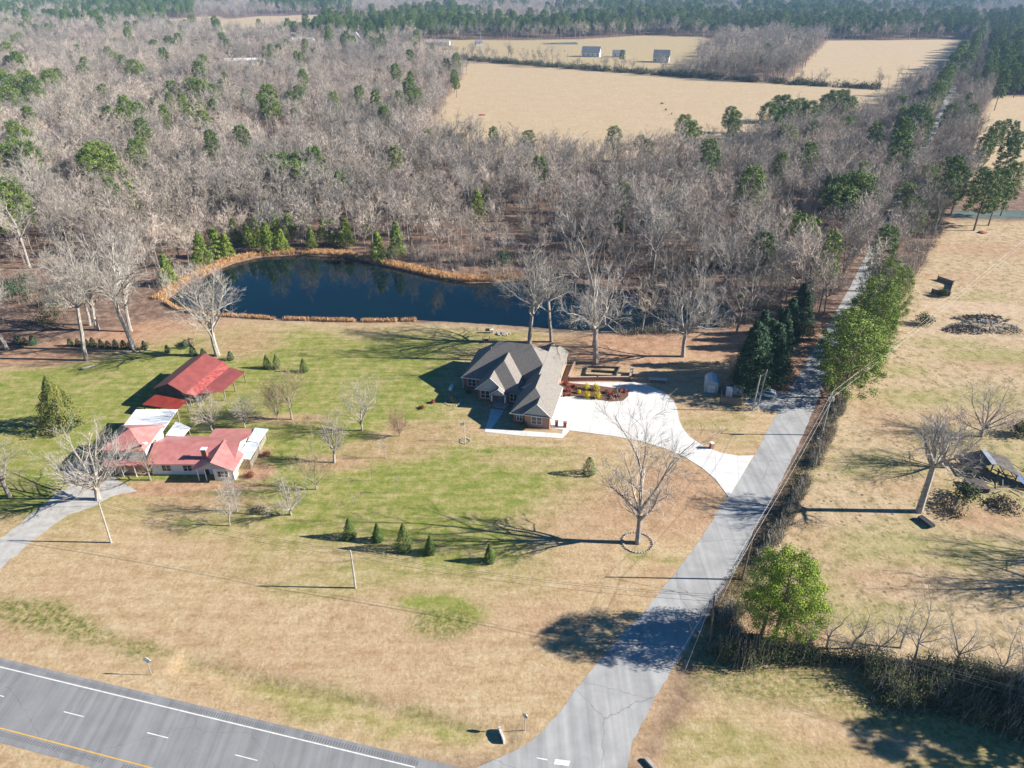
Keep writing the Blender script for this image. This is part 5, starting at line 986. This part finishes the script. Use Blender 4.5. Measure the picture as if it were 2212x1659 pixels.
# ---------------------------------------------------------------- pines
PV = {}
def pv(kind):
    if kind not in PV:
        spec = {'pine': [dict(seed=s, H=18, cb=.42, rad=4.0, clumps=54, per=46, size=.36) for s in (1, 2, 3)], 'bushy': [dict(seed=s, H=18, cb=.22, rad=5.6, clumps=84, per=46, size=.36, cl=1.5) for s in (18, 19, 20)], 'flat': [dict(seed=s, H=16, cb=.62, rad=5.2, clumps=44, per=56, size=.36) for s in (4, 5)],
                'young': [dict(seed=s, H=9, cb=.08, rad=2.9, clumps=56, per=42, size=.26, m='pinelight', taper='cone', r0=.14, cl=1.1) for s in (7, 8, 9)], 'row': [dict(seed=s, H=15, cb=.12, rad=4.8, clumps=92, per=80, size=.19, m='pinebright', cl=1.15) for s in (10, 11, 12)],
                'tall': [dict(seed=s, H=23, cb=.32, rad=4.4, clumps=72, per=44, size=.38, r0=.26, cl=1.35) for s in (13, 14, 15)], 'dark': [dict(seed=s, H=14, cb=.02, rad=3.4, clumps=110, per=60, size=.22, m='holly', taper='cone', cl=1.4) for s in (16, 17)]}[kind]
        PV[kind] = [pine_tree(**a) for a in spec]; [setattr(o, 'hide_render', False) for o in PV[kind]]; [o.__setitem__('unused', 1) for o in PV[kind]]
    return PV[kind]
BASEH = {'pine': 18, 'bushy': 18, 'flat': 16, 'young': 9, 'row': 15, 'tall': 23, 'dark': 14}; cnt = {}; NP = [0]; pine_xy = []
def add_pine(x, y, H, kind, label, group=None, rz=None):
    ps = pv(kind); k = cnt.get(kind, 0); cnt[kind] = k + 1; src = ps[k % len(ps)]
    if src.get('unused'): o = src; del o['unused']
    else: o = copy_tree(src); 
    if 'unused' in o: del o['unused']
    s = H / BASEH[kind]; o.location = (x, y, 0); o.rotation_euler = (0, 0, random.uniform(0, 6.28) if rz is None else rz); wv = random.uniform(.78, 1.2); o.scale = (s * wv, s * wv * random.uniform(.9, 1.1), s); o.name = 'pine_tree' if kind != 'dark' else 'holly_tree'
    NP[0] += 1; pine_xy.append((x, y)); return tag(o, label, 'tree', group)
def top_at(u, vt, H): return P(u, vt, H)
groups = [
 ('young', 9.5, 'light green young pine in the line behind the pond reeds', 'young pines along the far pond bank', [(350, 550), (425, 505), (458, 494), (482, 503), (530, 482), (548, 470), (572, 480), (590, 462), (620, 460), (650, 466), (695, 462), (715, 476), (742, 472), (790, 468), (812, 500), (500, 472), (668, 490), (605, 495)]),
 ('row', 16, 'dense bright pine in the roadside row', 'pines in the roadside row', [(1930, 562), (1955, 580), (1905, 602), (1935, 618), (1872, 645), (1903, 655), (1850, 672), (1886, 690), (1915, 640), (1862, 700)]),
 ('dark', 14, 'dark dense evergreen between the shed and the road', 'dark evergreens beside the shed', [(1655, 672), (1690, 664), (1638, 694), (1672, 690), (1626, 708), (1652, 706), (1686, 700), (1704, 690), (1640, 716)]),
 ('dark', 11, 'ivy-dark evergreen at the wood edge by the road', 'dark evergreens at the wood edge', [(1738, 612), (1756, 588), (1716, 645), (1702, 668), (1730, 655), (1748, 630)]),
 ('flat', 17, 'flat-topped dark pine in the wood beyond the pond', 'flat-topped pines in the wood', [(575, 334), (602, 330), (640, 332), (630, 350), (140, 238), (165, 242), (228, 230), (250, 234)]),
 ('bushy', 20, 'dark pine standing in the left part of the wood', 'pines in the left wood', [(22, 262), (40, 275), (28, 300), (12, 310), (205, 308), (188, 318), (245, 112), (262, 118), (285, 128), (305, 138), (412, 168), (428, 172), (448, 180), (165, 96), (330, 85), (362, 78), (385, 55), (398, 42), (478, 70), (488, 84), (0, 150), (14, 160), (30, 168), (48, 150), (64, 165), (80, 172), (96, 160), (112, 175), (60, 185), (85, 195), (100, 150), (10, 185), (118, 148), (0, 70), (14, 62), (28, 75), (40, 70), (10, 90), (30, 112), (48, 118), (15, 120), (180, 122), (175, 140), (370, 175), (230, 100), (0, 380), (5, 395)]),
 ('young', 12, 'yellow-green pine in the left wood', 'yellow-green pines in the left wood', [(290, 382), (275, 392), (95, 300), (110, 320), (60, 335), (355, 300)]),
 ('young', 12, 'light green pine among bare trunks behind the pond', 'light green pines behind the pond', [(1012, 375), (1042, 372), (1046, 400), (1030, 412), (852, 480), (1270, 455)]),
 ('pine', 11, 'round dark green tree among bare trees left of the road', 'round dark evergreens in the near wood', [(1322, 445), (1338, 452)]),
 ('pine', 15, 'single small pine on the near edge of the big tan field', 'small pines along the near field edge', [(1065, 274), (1385, 292), (1142, 282), (925, 280), (1398, 300)]),
 ('bushy', 19, 'dark pine in the belt between tan field and road', 'pines between the field and the road', [(1480, 248), (1492, 262), (1580, 230), (1590, 240), (1668, 222), (1684, 206), (1700, 205), (1716, 218), (1730, 212), (1752, 218), (1790, 205), (1808, 196), (1826, 194), (1840, 208), (1780, 225), (1700, 228), (1990, 196), (2005, 208), (1985, 225), (2000, 245), (1978, 260), (1962, 232), (2078, 215), (2060, 225), (1950, 205), (1760, 262), (1700, 270), (1830, 250), (1870, 350), (1858, 372)]),
 ('flat', 17, 'broad dark pine crown over the bare wood by the road', 'broad pines by the road', [(1805, 378), (1838, 380), (1862, 398), (1820, 402), (1848, 420), (1722, 462), (1745, 466)]),
 ('row', 16, 'bright green pine along the upper right of the road', 'bright pines on the upper right of the road', [(1985, 362), (2012, 358), (1965, 395), (2000, 398), (1978, 425), (2025, 420), (2030, 385), (2042, 350)]),
 ('tall', 20, 'tall dark pine beside the upper right pasture', 'tall pines by the upper right pasture', [(2055, 340), (2072, 338), (2085, 360), (2062, 372), (2128, 362), (2145, 368), (2162, 262), (2180, 258), (2198, 262), (2150, 275), (2205, 285), (2135, 290), (2190, 300), (2110, 160), (2118, 180), (2100, 200), (2105, 225), (2200, 350), (2175, 365)]),
 ('tall', 24, 'big hazy pine beside the far end of the road', 'big pines at the far end of the road', [(2146, 88), (2152, 100), (2140, 112), (2148, 128), (2138, 140), (2150, 150), (2142, 72), (2160, 80), (2172, 70), (2185, 85), (2170, 98), (2195, 75), (2205, 92), (2180, 110), (2200, 120), (2165, 125), (2190, 140), (2175, 150), (2208, 150)]),
 ('pine', 18, 'dark pine in the bare grove beyond the big field', 'pines in the far grove', [(1702, 82), (1718, 78), (1735, 84), (1650, 118), (1345, 108), (985, 165), (980, 150)]),
]
def nth(i, n):
    w_ = ['farthest left', 'second from the left', 'third from the left'] + ['%dth from the left' % k for k in range(4, 60)]
    return 'farthest right' if i == n - 1 and n > 2 else w_[i]
for kind, H, lab, grp, pts in groups:
    od = {p: i for i, p in enumerate(sorted(pts))}
    for u, vt in pts: h = H * random.uniform(.78, 1.14); x, y = top_at(u, vt, h); add_pine(x, y, h, kind, lab + ', ' + nth(od[(u, vt)], len(pts)), grp)

# ---------------------------------------------------------------- woodland
road_a, road_b = Vector(P(1100, 1659)), far_c
def inpoly(x, y, poly): return sdist(np.array([x]), np.array([y]), poly)[0]
STAND = W([(600, 86), (860, 90), (980, 84), (1250, 81), (1400, 73), (1520, 78), (1700, 86), (2094, 83), (2104, 56), (1700, 62), (1300, 60), (900, 62), (700, 64)])
STANDR = W([(2126, 58), (2142, 205), (2500, 208), (2500, 50)])
GROVE = W([(1440, 150), (1500, 165), (1700, 180), (1790, 182), (1800, 140), (1700, 118), (1560, 112), (1430, 120)])
TOPP = W([(180, 30), (330, 42), (420, 36), (430, 12), (180, 8)])
HEDGE = W([(985, 124), (1100, 134), (1280, 148), (1500, 164), (1700, 178), (1900, 190), (1900, 194), (1700, 183), (1500, 169), (1280, 153), (1100, 139), (985, 129)])
NORTHF = W([(2040, 170), (1960, 194), (2010, 190)])
YARD = W([(-300, 600), (-50, 590), (70, 575), (170, 560), (300, 590), (360, 600), (360, 700), (0, 780), (-300, 800)])
RSTRIP = W([(1815, 840), (1830, 800), (1900, 690), (1975, 575), (2050, 478), (2090, 400), (2110, 300), (2145, 205), (2135, 120), (2118, 120), (2085, 200), (2020, 340), (1950, 440), (1900, 520), (1850, 620), (1800, 760), (1780, 830)])
LWOOD = W([(1560, 640), (1620, 700), (1700, 700), (1760, 640), (1800, 560), (1750, 500), (1560, 560)])
LITTER = W([(1300, 600), (1600, 620), (1700, 700), (1750, 700), (1690, 790), (1300, 790), (1100, 760), (1100, 600)])
pts = []
def lattice(y0, y1, st):
    y = y0
    while y < y1:
        half = y * .76 + 60; x = -half
        while x < half: pts.append((x + rng.uniform(-.45, .45) * st, y + rng.uniform(-.45, .45) * st, st)); x += st
        y += st
lattice(150, 330, 6.2); lattice(330, 560, 6.2); lattice(560, 1000, 8.5); lattice(1000, 1700, 13); lattice(1700, 3400, 19)
n_big = len(pts); lattice(150, 400, 4.6); pts[n_big:] = [(x, y, 4.6) for x, y, s_ in pts[n_big:] if rng.random() < .75]
for kk in np.arange(85, 1500, 3.2):                                              # roadside trees that arch over the road
    for s_ in ((-4.9, 5.2) if kk < 110 else (-4.0, 4.5)):
        if s_ > 0 and kk < 190: continue
        q = near_c + d * kk + Vector((d.y, -d.x)) * (s_ + rng.uniform(-.4, .4)); pts.append((q.x, q.y, 6.2))
A_ = np.array(pts); X, Y, S_ = A_.T
def sdm(poly): return sdist(X, Y, poly)
keep = np.ones(len(X), bool)
for k in FIELDW:
    if k == 'farroad': continue
    keep &= sdm(FIELDW[k]) < (2.0 + (np.sin(X * .13) + np.sin(Y * .17)) * 2 if k not in ('lawn',) else 3)
keep &= sdm(POND) < -7.5; keep &= ~((sdm(POND) > -13) & (rng.random(len(X)) < .45))
keep &= sdm(LITTER) < 0
ry = road_b.y - road_a.y; rx = road_b.x - road_a.x; nl = math.hypot(rx, ry); dr = ((X - near_c.x) * d.y - (Y - near_c.y) * d.x); keep &= np.abs(dr) > 3.7
right = dr > 0                                                                   # east of the side road
keep &= ~(right & (sdm(RSTRIP) < 0) & (Y < P(0, 205)[1]))
yard = sdm(YARD) > 0; keep &= ~(yard & (rng.random(len(X)) < .88))
keep &= ~((Y < 175) & (X > -60)); keep &= ~(Y < 160)
keep &= sdm(W([(2040, 452), (2040, 476), (2400, 476), (2400, 452)])) < 4
keep &= ~((rng.random(len(X)) < .08 + .5 * (vnoise(X, Y, 38, 9) > .70) + .35 * (vnoise(X, Y, 14, 10) > .8)) & (np.abs(dr) > 8))
for u, v, r in [(655, 92, 22), (772, 97, 14), (815, 95, 18), (530, 138, 26), (610, 12, 30), (1000, 17, 30), (1160, 22, 30), (1240, 28, 30), (830, 8, 40)]:
    cx, cy = P(u, v); keep &= ~((np.abs(X - cx) < r) & (Y > cy - r * 2.2) & (Y < cy + r))
X, Y, S_ = X[keep], Y[keep], S_[keep]; n = len(X)
sap = S_ == 4.6
stand = (sdist(X, Y, STAND) > 0) | (sdist(X, Y, STANDR) > 0) | (sdist(X, Y, TOPP) > 0)
farmix = (Y > P(0, 58)[1]) & ~stand; pnoise = vnoise(X, Y, 160, 21)
isp = (stand & (rng.random(n) < .93)) | (farmix & (pnoise > .56) & (rng.random(n) < .75)) | (~stand & ~farmix & (rng.random(n) < .012 + .055 * ((pnoise > .60) & (Y > 420) & (X < 0)) + .008 * (Y > 420)))
rdm = (np.abs((X - near_c.x) * d.y - (Y - near_c.y) * d.x) < 7.5) & (Y > P(0, 330)[1]) & (Y < 1300); isp &= ~sap; isp |= rdm & ~sap & (rng.random(n) < .3)
print('wood', n, 'pine', isp.sum())
Hs = np.where(sap, rng.uniform(4.5, 9.5, n), 0) + ~sap * np.where(isp, rng.uniform(17, 24, n), rng.uniform(12.5, 19, n) * np.where(Y > 1000, 1.1, 1)); Hs = np.where(sdist(X, Y, GROVE) > 0, rng.uniform(20, 26, n), Hs)
Hs *= (.80 + .4 * vnoise(X, Y, 35, 4)) * rng.uniform(.82, 1.12, n); rdn = np.abs((X - near_c.x) * d.y - (Y - near_c.y) * d.x); Hs = np.where((rdn < 7.5) & ~isp & ~sap, np.maximum(Hs, rng.uniform(14, 19, n)), Hs)
WP = [bare_tree(200 + i, H=16, spread=sp, fork=fk, limbs=lb, subs=8, subsub=5, twigs=4, tw=.1, r0=.2, r2m=.045, up=up, ms=('bark', m)) for i, (sp, fk, lb, up, m) in enumerate([(4.2, .45, 5, .9, 'twig'), (5.2, .35, 6, .75, 'twig'), (3.4, .5, 4, 1.0, 'twig'), (4.8, .4, 6, .85, 'twigpale'), (5.6, .3, 7, .7, 'twig'), (3.8, .42, 5, .9, 'twig')])]
WP += [bare_tree(230, H=16, spread=3.0, fork=.6, limbs=3, subs=5, subsub=4, twigs=3, tw=.05, r0=.17, up=1.0, ms=('barkpale', 'twig')), bare_tree(231, H=16, spread=2.6, fork=.62, limbs=4, subs=4, subsub=4, twigs=3, tw=.05, r0=.16, up=1.0, ms=('bark', 'twig'))]
for i, o in enumerate(WP): o['unused'] = 1
order = np.argsort(np.hypot(X, Y)); nb = 0; npn = 0; rest = []; KB = 248; KP = max(0, 292 - NP[0])
def zone(x, y):
    if x * 1.0 > (y - 100) * .58 + 20 and y < 460: return 'beside the side road'
    if y < 330: return 'behind the pond' if x > -130 else 'left of the pond'
    return 'deeper in the wood'
ndup = set()
for i in order:
    x, y, H = X[i], Y[i], Hs[i]
    if isp[i] and npn < KP and abs(x) < y * .74:
        npn += 1; add_pine(x, y, H, 'pine' if H < 19 else 'tall', 'dark pine scattered through the grey wood', 'scattered pines in the wood')
    elif not isp[i] and not sap[i] and nb < KB and abs(x) < y * .74:
        src = WP[nb % len(WP)] if nb < len(WP) else WP[rng.integers(0, len(WP))]
        o = src if nb < len(WP) else copy_tree(src)
        if 'unused' in o: del o['unused']
        s = H / 16; o.location = (x, y, 0); o.rotation_euler = (0, 0, rng.uniform(0, 6.28)); o.scale = (s, s, s); z_ = zone(x, y)
        tag(o, 'bare grey hardwood in the dense wood ' + z_, 'tree', 'bare hardwoods ' + z_); nb += 1
    else: rest.append(i)
def word(k): return {1: 'first', 2: 'second', 3: 'third'}.get(k, '%dth' % k)
buck = {}
for o in list(COL.objects):
    g = o.get('group', '')
    if g.startswith('bare hardwoods') or g == 'scattered pines in the wood': buck.setdefault(g, []).append(o)
for g, os_ in buck.items():
    os_.sort(key=lambda o: o.location.y); per = 14; base = {'bare hardwoods behind the pond': 'bare hardwood behind the pond', 'bare hardwoods beside the side road': 'bare hardwood in the wood by the road', 'bare hardwoods left of the pond': 'bare hardwood left of the pond', 'bare hardwoods deeper in the wood': 'bare hardwood deep in the wood', 'scattered pines in the wood': 'lone dark pine among grey trees'}[g]
    for r_ in range(0, len(os_), per):
        row = sorted(os_[r_:r_ + per], key=lambda o: o.location.x / o.location.y)
        for k, o in enumerate(row): o['label'] = '%s, %s rank back, %s from the left' % (base, word(r_ // per + 1), word(k + 1))
print('individual', nb, NP[0], 'rest', len(rest))
for k in PV:
    for o in PV[k]:
        if 'unused' in o: print('unused', k)
def gn_points(name, protos, pos, scl, rot, var, label):
    me = bpy.data.meshes.new(name); me.vertices.add(len(pos)); me.vertices.foreach_set('co', np.asarray(pos, np.float32).ravel())
    for nm, arr, ty, key in (('scl', scl, 'FLOAT', 'value'), ('rotz', rot, 'FLOAT', 'value'), ('var', var, 'INT', 'value')):
        a = me.attributes.new(nm, ty, 'POINT'); a.data.foreach_set(key, np.asarray(arr, np.float32 if ty == 'FLOAT' else np.int32))
    o = bpy.data.objects.new(name, me); COL.objects.link(o); g = bpy.data.node_groups.new(name, 'GeometryNodeTree')
    g.interface.new_socket('Geometry', in_out='INPUT', socket_type='NodeSocketGeometry'); g.interface.new_socket('Geometry', in_out='OUTPUT', socket_type='NodeSocketGeometry')
    N = g.nodes.new; L = g.links.new; gi, go = N('NodeGroupInput'), N('NodeGroupOutput'); j = N('GeometryNodeJoinGeometry')
    for pr in reversed(protos):                                                  # joined in reverse so that index 0 is the first
        jj = N('GeometryNodeJoinGeometry')
        for ch in pr.children: oi = N('GeometryNodeObjectInfo'); oi.transform_space = 'ORIGINAL'; oi.inputs[0].default_value = ch; L(oi.outputs['Geometry'], jj.inputs[0])
        gt = N('GeometryNodeGeometryToInstance'); L(jj.outputs[0], gt.inputs[0]); L(gt.outputs[0], j.inputs[0])
    ip = N('GeometryNodeInstanceOnPoints'); L(gi.outputs[0], ip.inputs['Points']); L(j.outputs[0], ip.inputs['Instance']); ip.inputs['Pick Instance'].default_value = True
    def at(nm, ty='FLOAT'):
        a = N('GeometryNodeInputNamedAttribute'); a.data_type = ty; a.inputs[0].default_value = nm; return a.outputs['Attribute']
    L(at('var', 'INT'), ip.inputs['Instance Index']); cx = N('ShaderNodeCombineXYZ'); L(at('rotz'), cx.inputs[2]); L(cx.outputs[0], ip.inputs['Rotation'])
    L(at('scl'), ip.inputs['Scale']); L(ip.outputs[0], go.inputs[0]); md = o.modifiers.new('scatter', 'NODES'); md.node_group = g
    return tag(o, label, kind='stuff')
rest = np.array(rest); rb = rest[~isp[rest]]; rp = rest[isp[rest]]
# far bare trees get a slightly wider crown so that the thinner far spacing still closes
fs = np.where(S_ > 10, 1.0 + (S_ - 8) * .035, 1.0)
gn_points('woodland', WP, np.stack([X[rb], Y[rb], 0 * rb], 1), Hs[rb] / 16 * fs[rb], rng.uniform(0, 6.28, len(rb)), rng.integers(0, len(WP), len(rb)), 'the bare grey winter wood that stretches to the hazy distance')
PP = pv('tall') + pv('pine')[:2]
gn_points('pine_forest', PP, np.stack([X[rp], Y[rp], 0 * rp], 1), Hs[rp] / 21 * fs[rp], rng.uniform(0, 6.28, len(rp)), rng.integers(0, len(PP), len(rp)), 'dark pine belts beyond the fields')

# ---------------------------------------------------------------- thickets, reeds, hedges
def scatter_in(poly, n, seed):
    nr = np.random.default_rng(seed); x0 = min(p[0] for p in poly); x1 = max(p[0] for p in poly); y0 = min(p[1] for p in poly); y1 = max(p[1] for p in poly); out = np.zeros((0, 2))
    while len(out) < n:
        q = np.stack([nr.uniform(x0, x1, n), nr.uniform(y0, y1, n)], 1); out = np.concatenate([out, q[sdist(q[:, 0], q[:, 1], poly) > 0]])
    return out[:n], nr
def thicket(name, poly_px, nc, h, cr, per, size, m, label, seed, stems=2, sm='twig', poly=None):
    poly = poly or W(poly_px); q, nr = scatter_in(poly, nc * 2, seed); q = q[vnoise(q[:, 0], q[:, 1], 5, seed + 1) > .42][:nc]; nc = len(q); hh = h * nr.uniform(.35, 1.1, nc) * (.5 + vnoise(q[:, 0], q[:, 1], 6, seed)); cs = np.stack([q[:, 0], q[:, 1], hh * .5], 1); rs = np.stack([np.full(nc, cr), np.full(nc, cr), hh * .55 + .1], 1)
    V, F = leaves(cs, rs, per, size, nr); nq = nc * stems * 5; k = nr.integers(0, nc, nq); A = np.stack([q[k, 0] + nr.normal(size=nq) * cr * .5, q[k, 1] + nr.normal(size=nq) * cr * .5, np.zeros(nq)], 1); B = A + nr.normal(size=(nq, 3)) * .5 * np.array([1, 1, .3]); B[:, 2] = np.abs(hh[k] * nr.uniform(.7, 1.5, nq)) + .1
    o = mesh_from(name, V, F, M[m]); T = Tubes(); T.blades(A, B, np.full((nq, 1), .03)); o.data.materials.append(M[sm]); V2 = np.concatenate(T.V); base = len(V)
    me = o.data; VV = np.concatenate([V, V2]); FF = np.concatenate([F, np.array(T.F) + base]); bpy.data.objects.remove(o); o = mesh_from(name, VV, FF, M[m]); o.data.materials.append(M[sm]); mi = np.zeros(len(FF), np.int32); mi[len(F):] = 1; o.data.polygons.foreach_set('material_index', mi)
    return tag(o, label, kind='stuff')
thicket('undergrowth', [(1545, 1400), (1600, 1385), (1720, 1400), (1900, 1432), (2060, 1440), (2300, 1490), (2330, 1640), (2190, 1600), (2060, 1545), (1900, 1525), (1760, 1490), (1620, 1450), (1560, 1430)], 560, 3.0, 1.25, 120, .13, 'brush', 'dark tangled thicket along the lower right fence line', 301, 1)
thicket('brush', [(1515, 1420), (1560, 1330), (1640, 1200), (1700, 1100), (1755, 985), (1800, 880), (1815, 860), (1835, 850), (1800, 940), (1740, 1060), (1680, 1180), (1620, 1300), (1590, 1390)], 230, 1.3, .8, 60, .10, 'drybrush', 'brown brush growing along the roadside fence row', 302, 2)
thicket('brush', [(1560, 1345), (1640, 1215), (1705, 1100), (1765, 985), (1810, 880), (1822, 880), (1720, 1100), (1655, 1215), (1580, 1345)], 160, 1.9, .8, 60, .12, 'brush', 'dark green brush in the roadside fence row', 303, 3)
thicket('hedgerow', None, 900, 5.5, 3.0, 34, .55, 'brush', 'overgrown dark hedge between the big tan field and the farmland', 304, 4, poly=HEDGE)
thicket('undergrowth', [(820, 565), (1000, 590), (1080, 592), (1240, 590), (1330, 600), (1330, 580), (1100, 560), (900, 540), (700, 520), (560, 530), (480, 555), (420, 590), (350, 630), (330, 610), (420, 560), (560, 505), (800, 520)], 420, 2.6, 1.4, 22, .2, 'drybrush', 'brown undergrowth along the far side of the pond', 305, 5)
thicket('undergrowth', [(1340, 610), (1600, 640), (1760, 560), (1740, 520), (1500, 560), (1330, 570)], 200, 2.6, 1.6, 30, .2, 'brush', 'olive undergrowth at the wood edge beyond the shaded lawn', 306, 4)
thicket('undergrowth', [(1330, 712), (1450, 712), (1600, 700), (1700, 690), (1700, 640), (1620, 650), (1605, 700), (1560, 712), (1450, 722), (1330, 722)], 120, 2.2, 1.3, 40, .18, 'brush', 'olive undergrowth round the right arm of the pond', 309, 4)
thicket('undergrowth', [(0, 640), (150, 690), (130, 640), (60, 600), (0, 600)], 90, 2.6, 1.5, 40, .2, 'brush', 'green undergrowth below the left trees', 307, 4)
thicket('undergrowth', [(1800, 830), (1830, 820), (1905, 710), (1985, 590), (2035, 500), (2000, 490), (1950, 560), (1880, 680), (1800, 790)], 260, 2.2, 1.4, 30, .2, 'drybrush', 'brown undergrowth under the roadside pines', 308, 4)
def reed_band(name, i0, i1, w0, w1, n, h, label, seed):
    nr = np.random.default_rng(seed); P_ = [Vector(POND[i % len(POND)]) for i in range(i0, i1 + 1)]; ln = [(b_ - a).length for a, b_ in zip(P_[:-1], P_[1:])]; pr = np.array(ln) / sum(ln); k = nr.choice(len(ln), n, p=pr); t = nr.random(n)
    A = np.array([P_[i].lerp(P_[i + 1], tt) for i, tt in zip(k, t)]); dd_ = np.array([(P_[i + 1] - P_[i]).normalized() for i in k]); nn = np.stack([dd_[:, 1], -dd_[:, 0]], 1); off = nr.uniform(w0, w1, n); Q = A + nn * off[:, None] * -1
    keepq = vnoise(Q[:, 0], Q[:, 1], 2.2, 5) > .25; Q = Q[keepq]; n = len(Q); z0 = -np.clip(ease((-off[keepq] + .3) / 2.6) * 2.2, 0, .5); A3 = np.stack([Q[:, 0], Q[:, 1], z0], 1); B3 = A3 + nr.normal(size=(n, 3)) * .16; B3[:, 2] = z0 + h * nr.uniform(.5, 1.15, n)
    T = Tubes(); T.blades(A3, B3, np.full((n, 1), .055)); o = mesh_from(name, np.concatenate(T.V), np.array(T.F), M['reed']); return tag(o, label, kind='stuff')
reed_band('reeds', 0, 12, -.3, 3.6, 19000, 1.1, 'orange dry reeds lining the far bank of the pond', 401)
reed_band('reeds', 24, 31, -.5, .9, 5200, 1.1, 'tall dry reeds along the near bank of the pond', 402)
def tufts(name, poly_px, n, h, m, label, seed, wdt=.05):
    q, nr = scatter_in(W(poly_px), n, seed); A = np.stack([q[:, 0], q[:, 1], np.zeros(n)], 1); B = A + nr.normal(size=(n, 3)) * h * .5; B[:, 2] = h * nr.uniform(.4, 1.2, n); T = Tubes(); T.blades(A, B, np.full((n, 1), wdt)); return tag(mesh_from(name, np.concatenate(T.V), np.array(T.F), M[m]), label, kind='stuff')
M['weedleaf'] = mat('weed leaves', (.13, .15, .035), (.26, .22, .08), .8, .9)
0 and tufts('weeds', [(-20, 1292), (120, 1312), (250, 1362), (390, 1402), (370, 1423), (250, 1413), (120, 1368), (-20, 1328)], 3500, .3, 'weedleaf', 'green and brown weeds in the verge strip above the highway', 501)
0 and tufts('dead_grass', [(1440, 1600), (1540, 1480), (1760, 1540), (2100, 1620), (2100, 1659), (1430, 1659)], 16000, .25, 'reed', 'dead grass standing at the lower right verge', 502, .025)
tufts('dead_grass', [(1510, 1330), (1600, 1200), (1680, 1070), (1740, 950), (1790, 860), (1800, 870), (1740, 1010), (1660, 1170), (1590, 1300), (1540, 1370)], 6000, .35, 'drybrush', 'brown grass under the roadside wires', 503, .03)

# ---------------------------------------------------------------- haze
hz = MB().box(-9000, 9000, -600, 9500, -4, 130).build('haze', None); hm = bpy.data.materials.new('haze'); hm.use_nodes = True; ht = hm.node_tree; ht.nodes.remove(ht.nodes['Principled BSDF'])
vp = ht.nodes.new('ShaderNodeVolumePrincipled'); vp.inputs['Color'].default_value = (.4, .66, 1, 1); vp.inputs['Density'].default_value = .00009; vp.inputs['Anisotropy'].default_value = .1
ht.links.new(vp.outputs[0], ht.nodes['Material Output'].inputs['Volume']); hz.data.materials.append(hm); tag(hz, 'thin blue winter haze', kind='stuff')
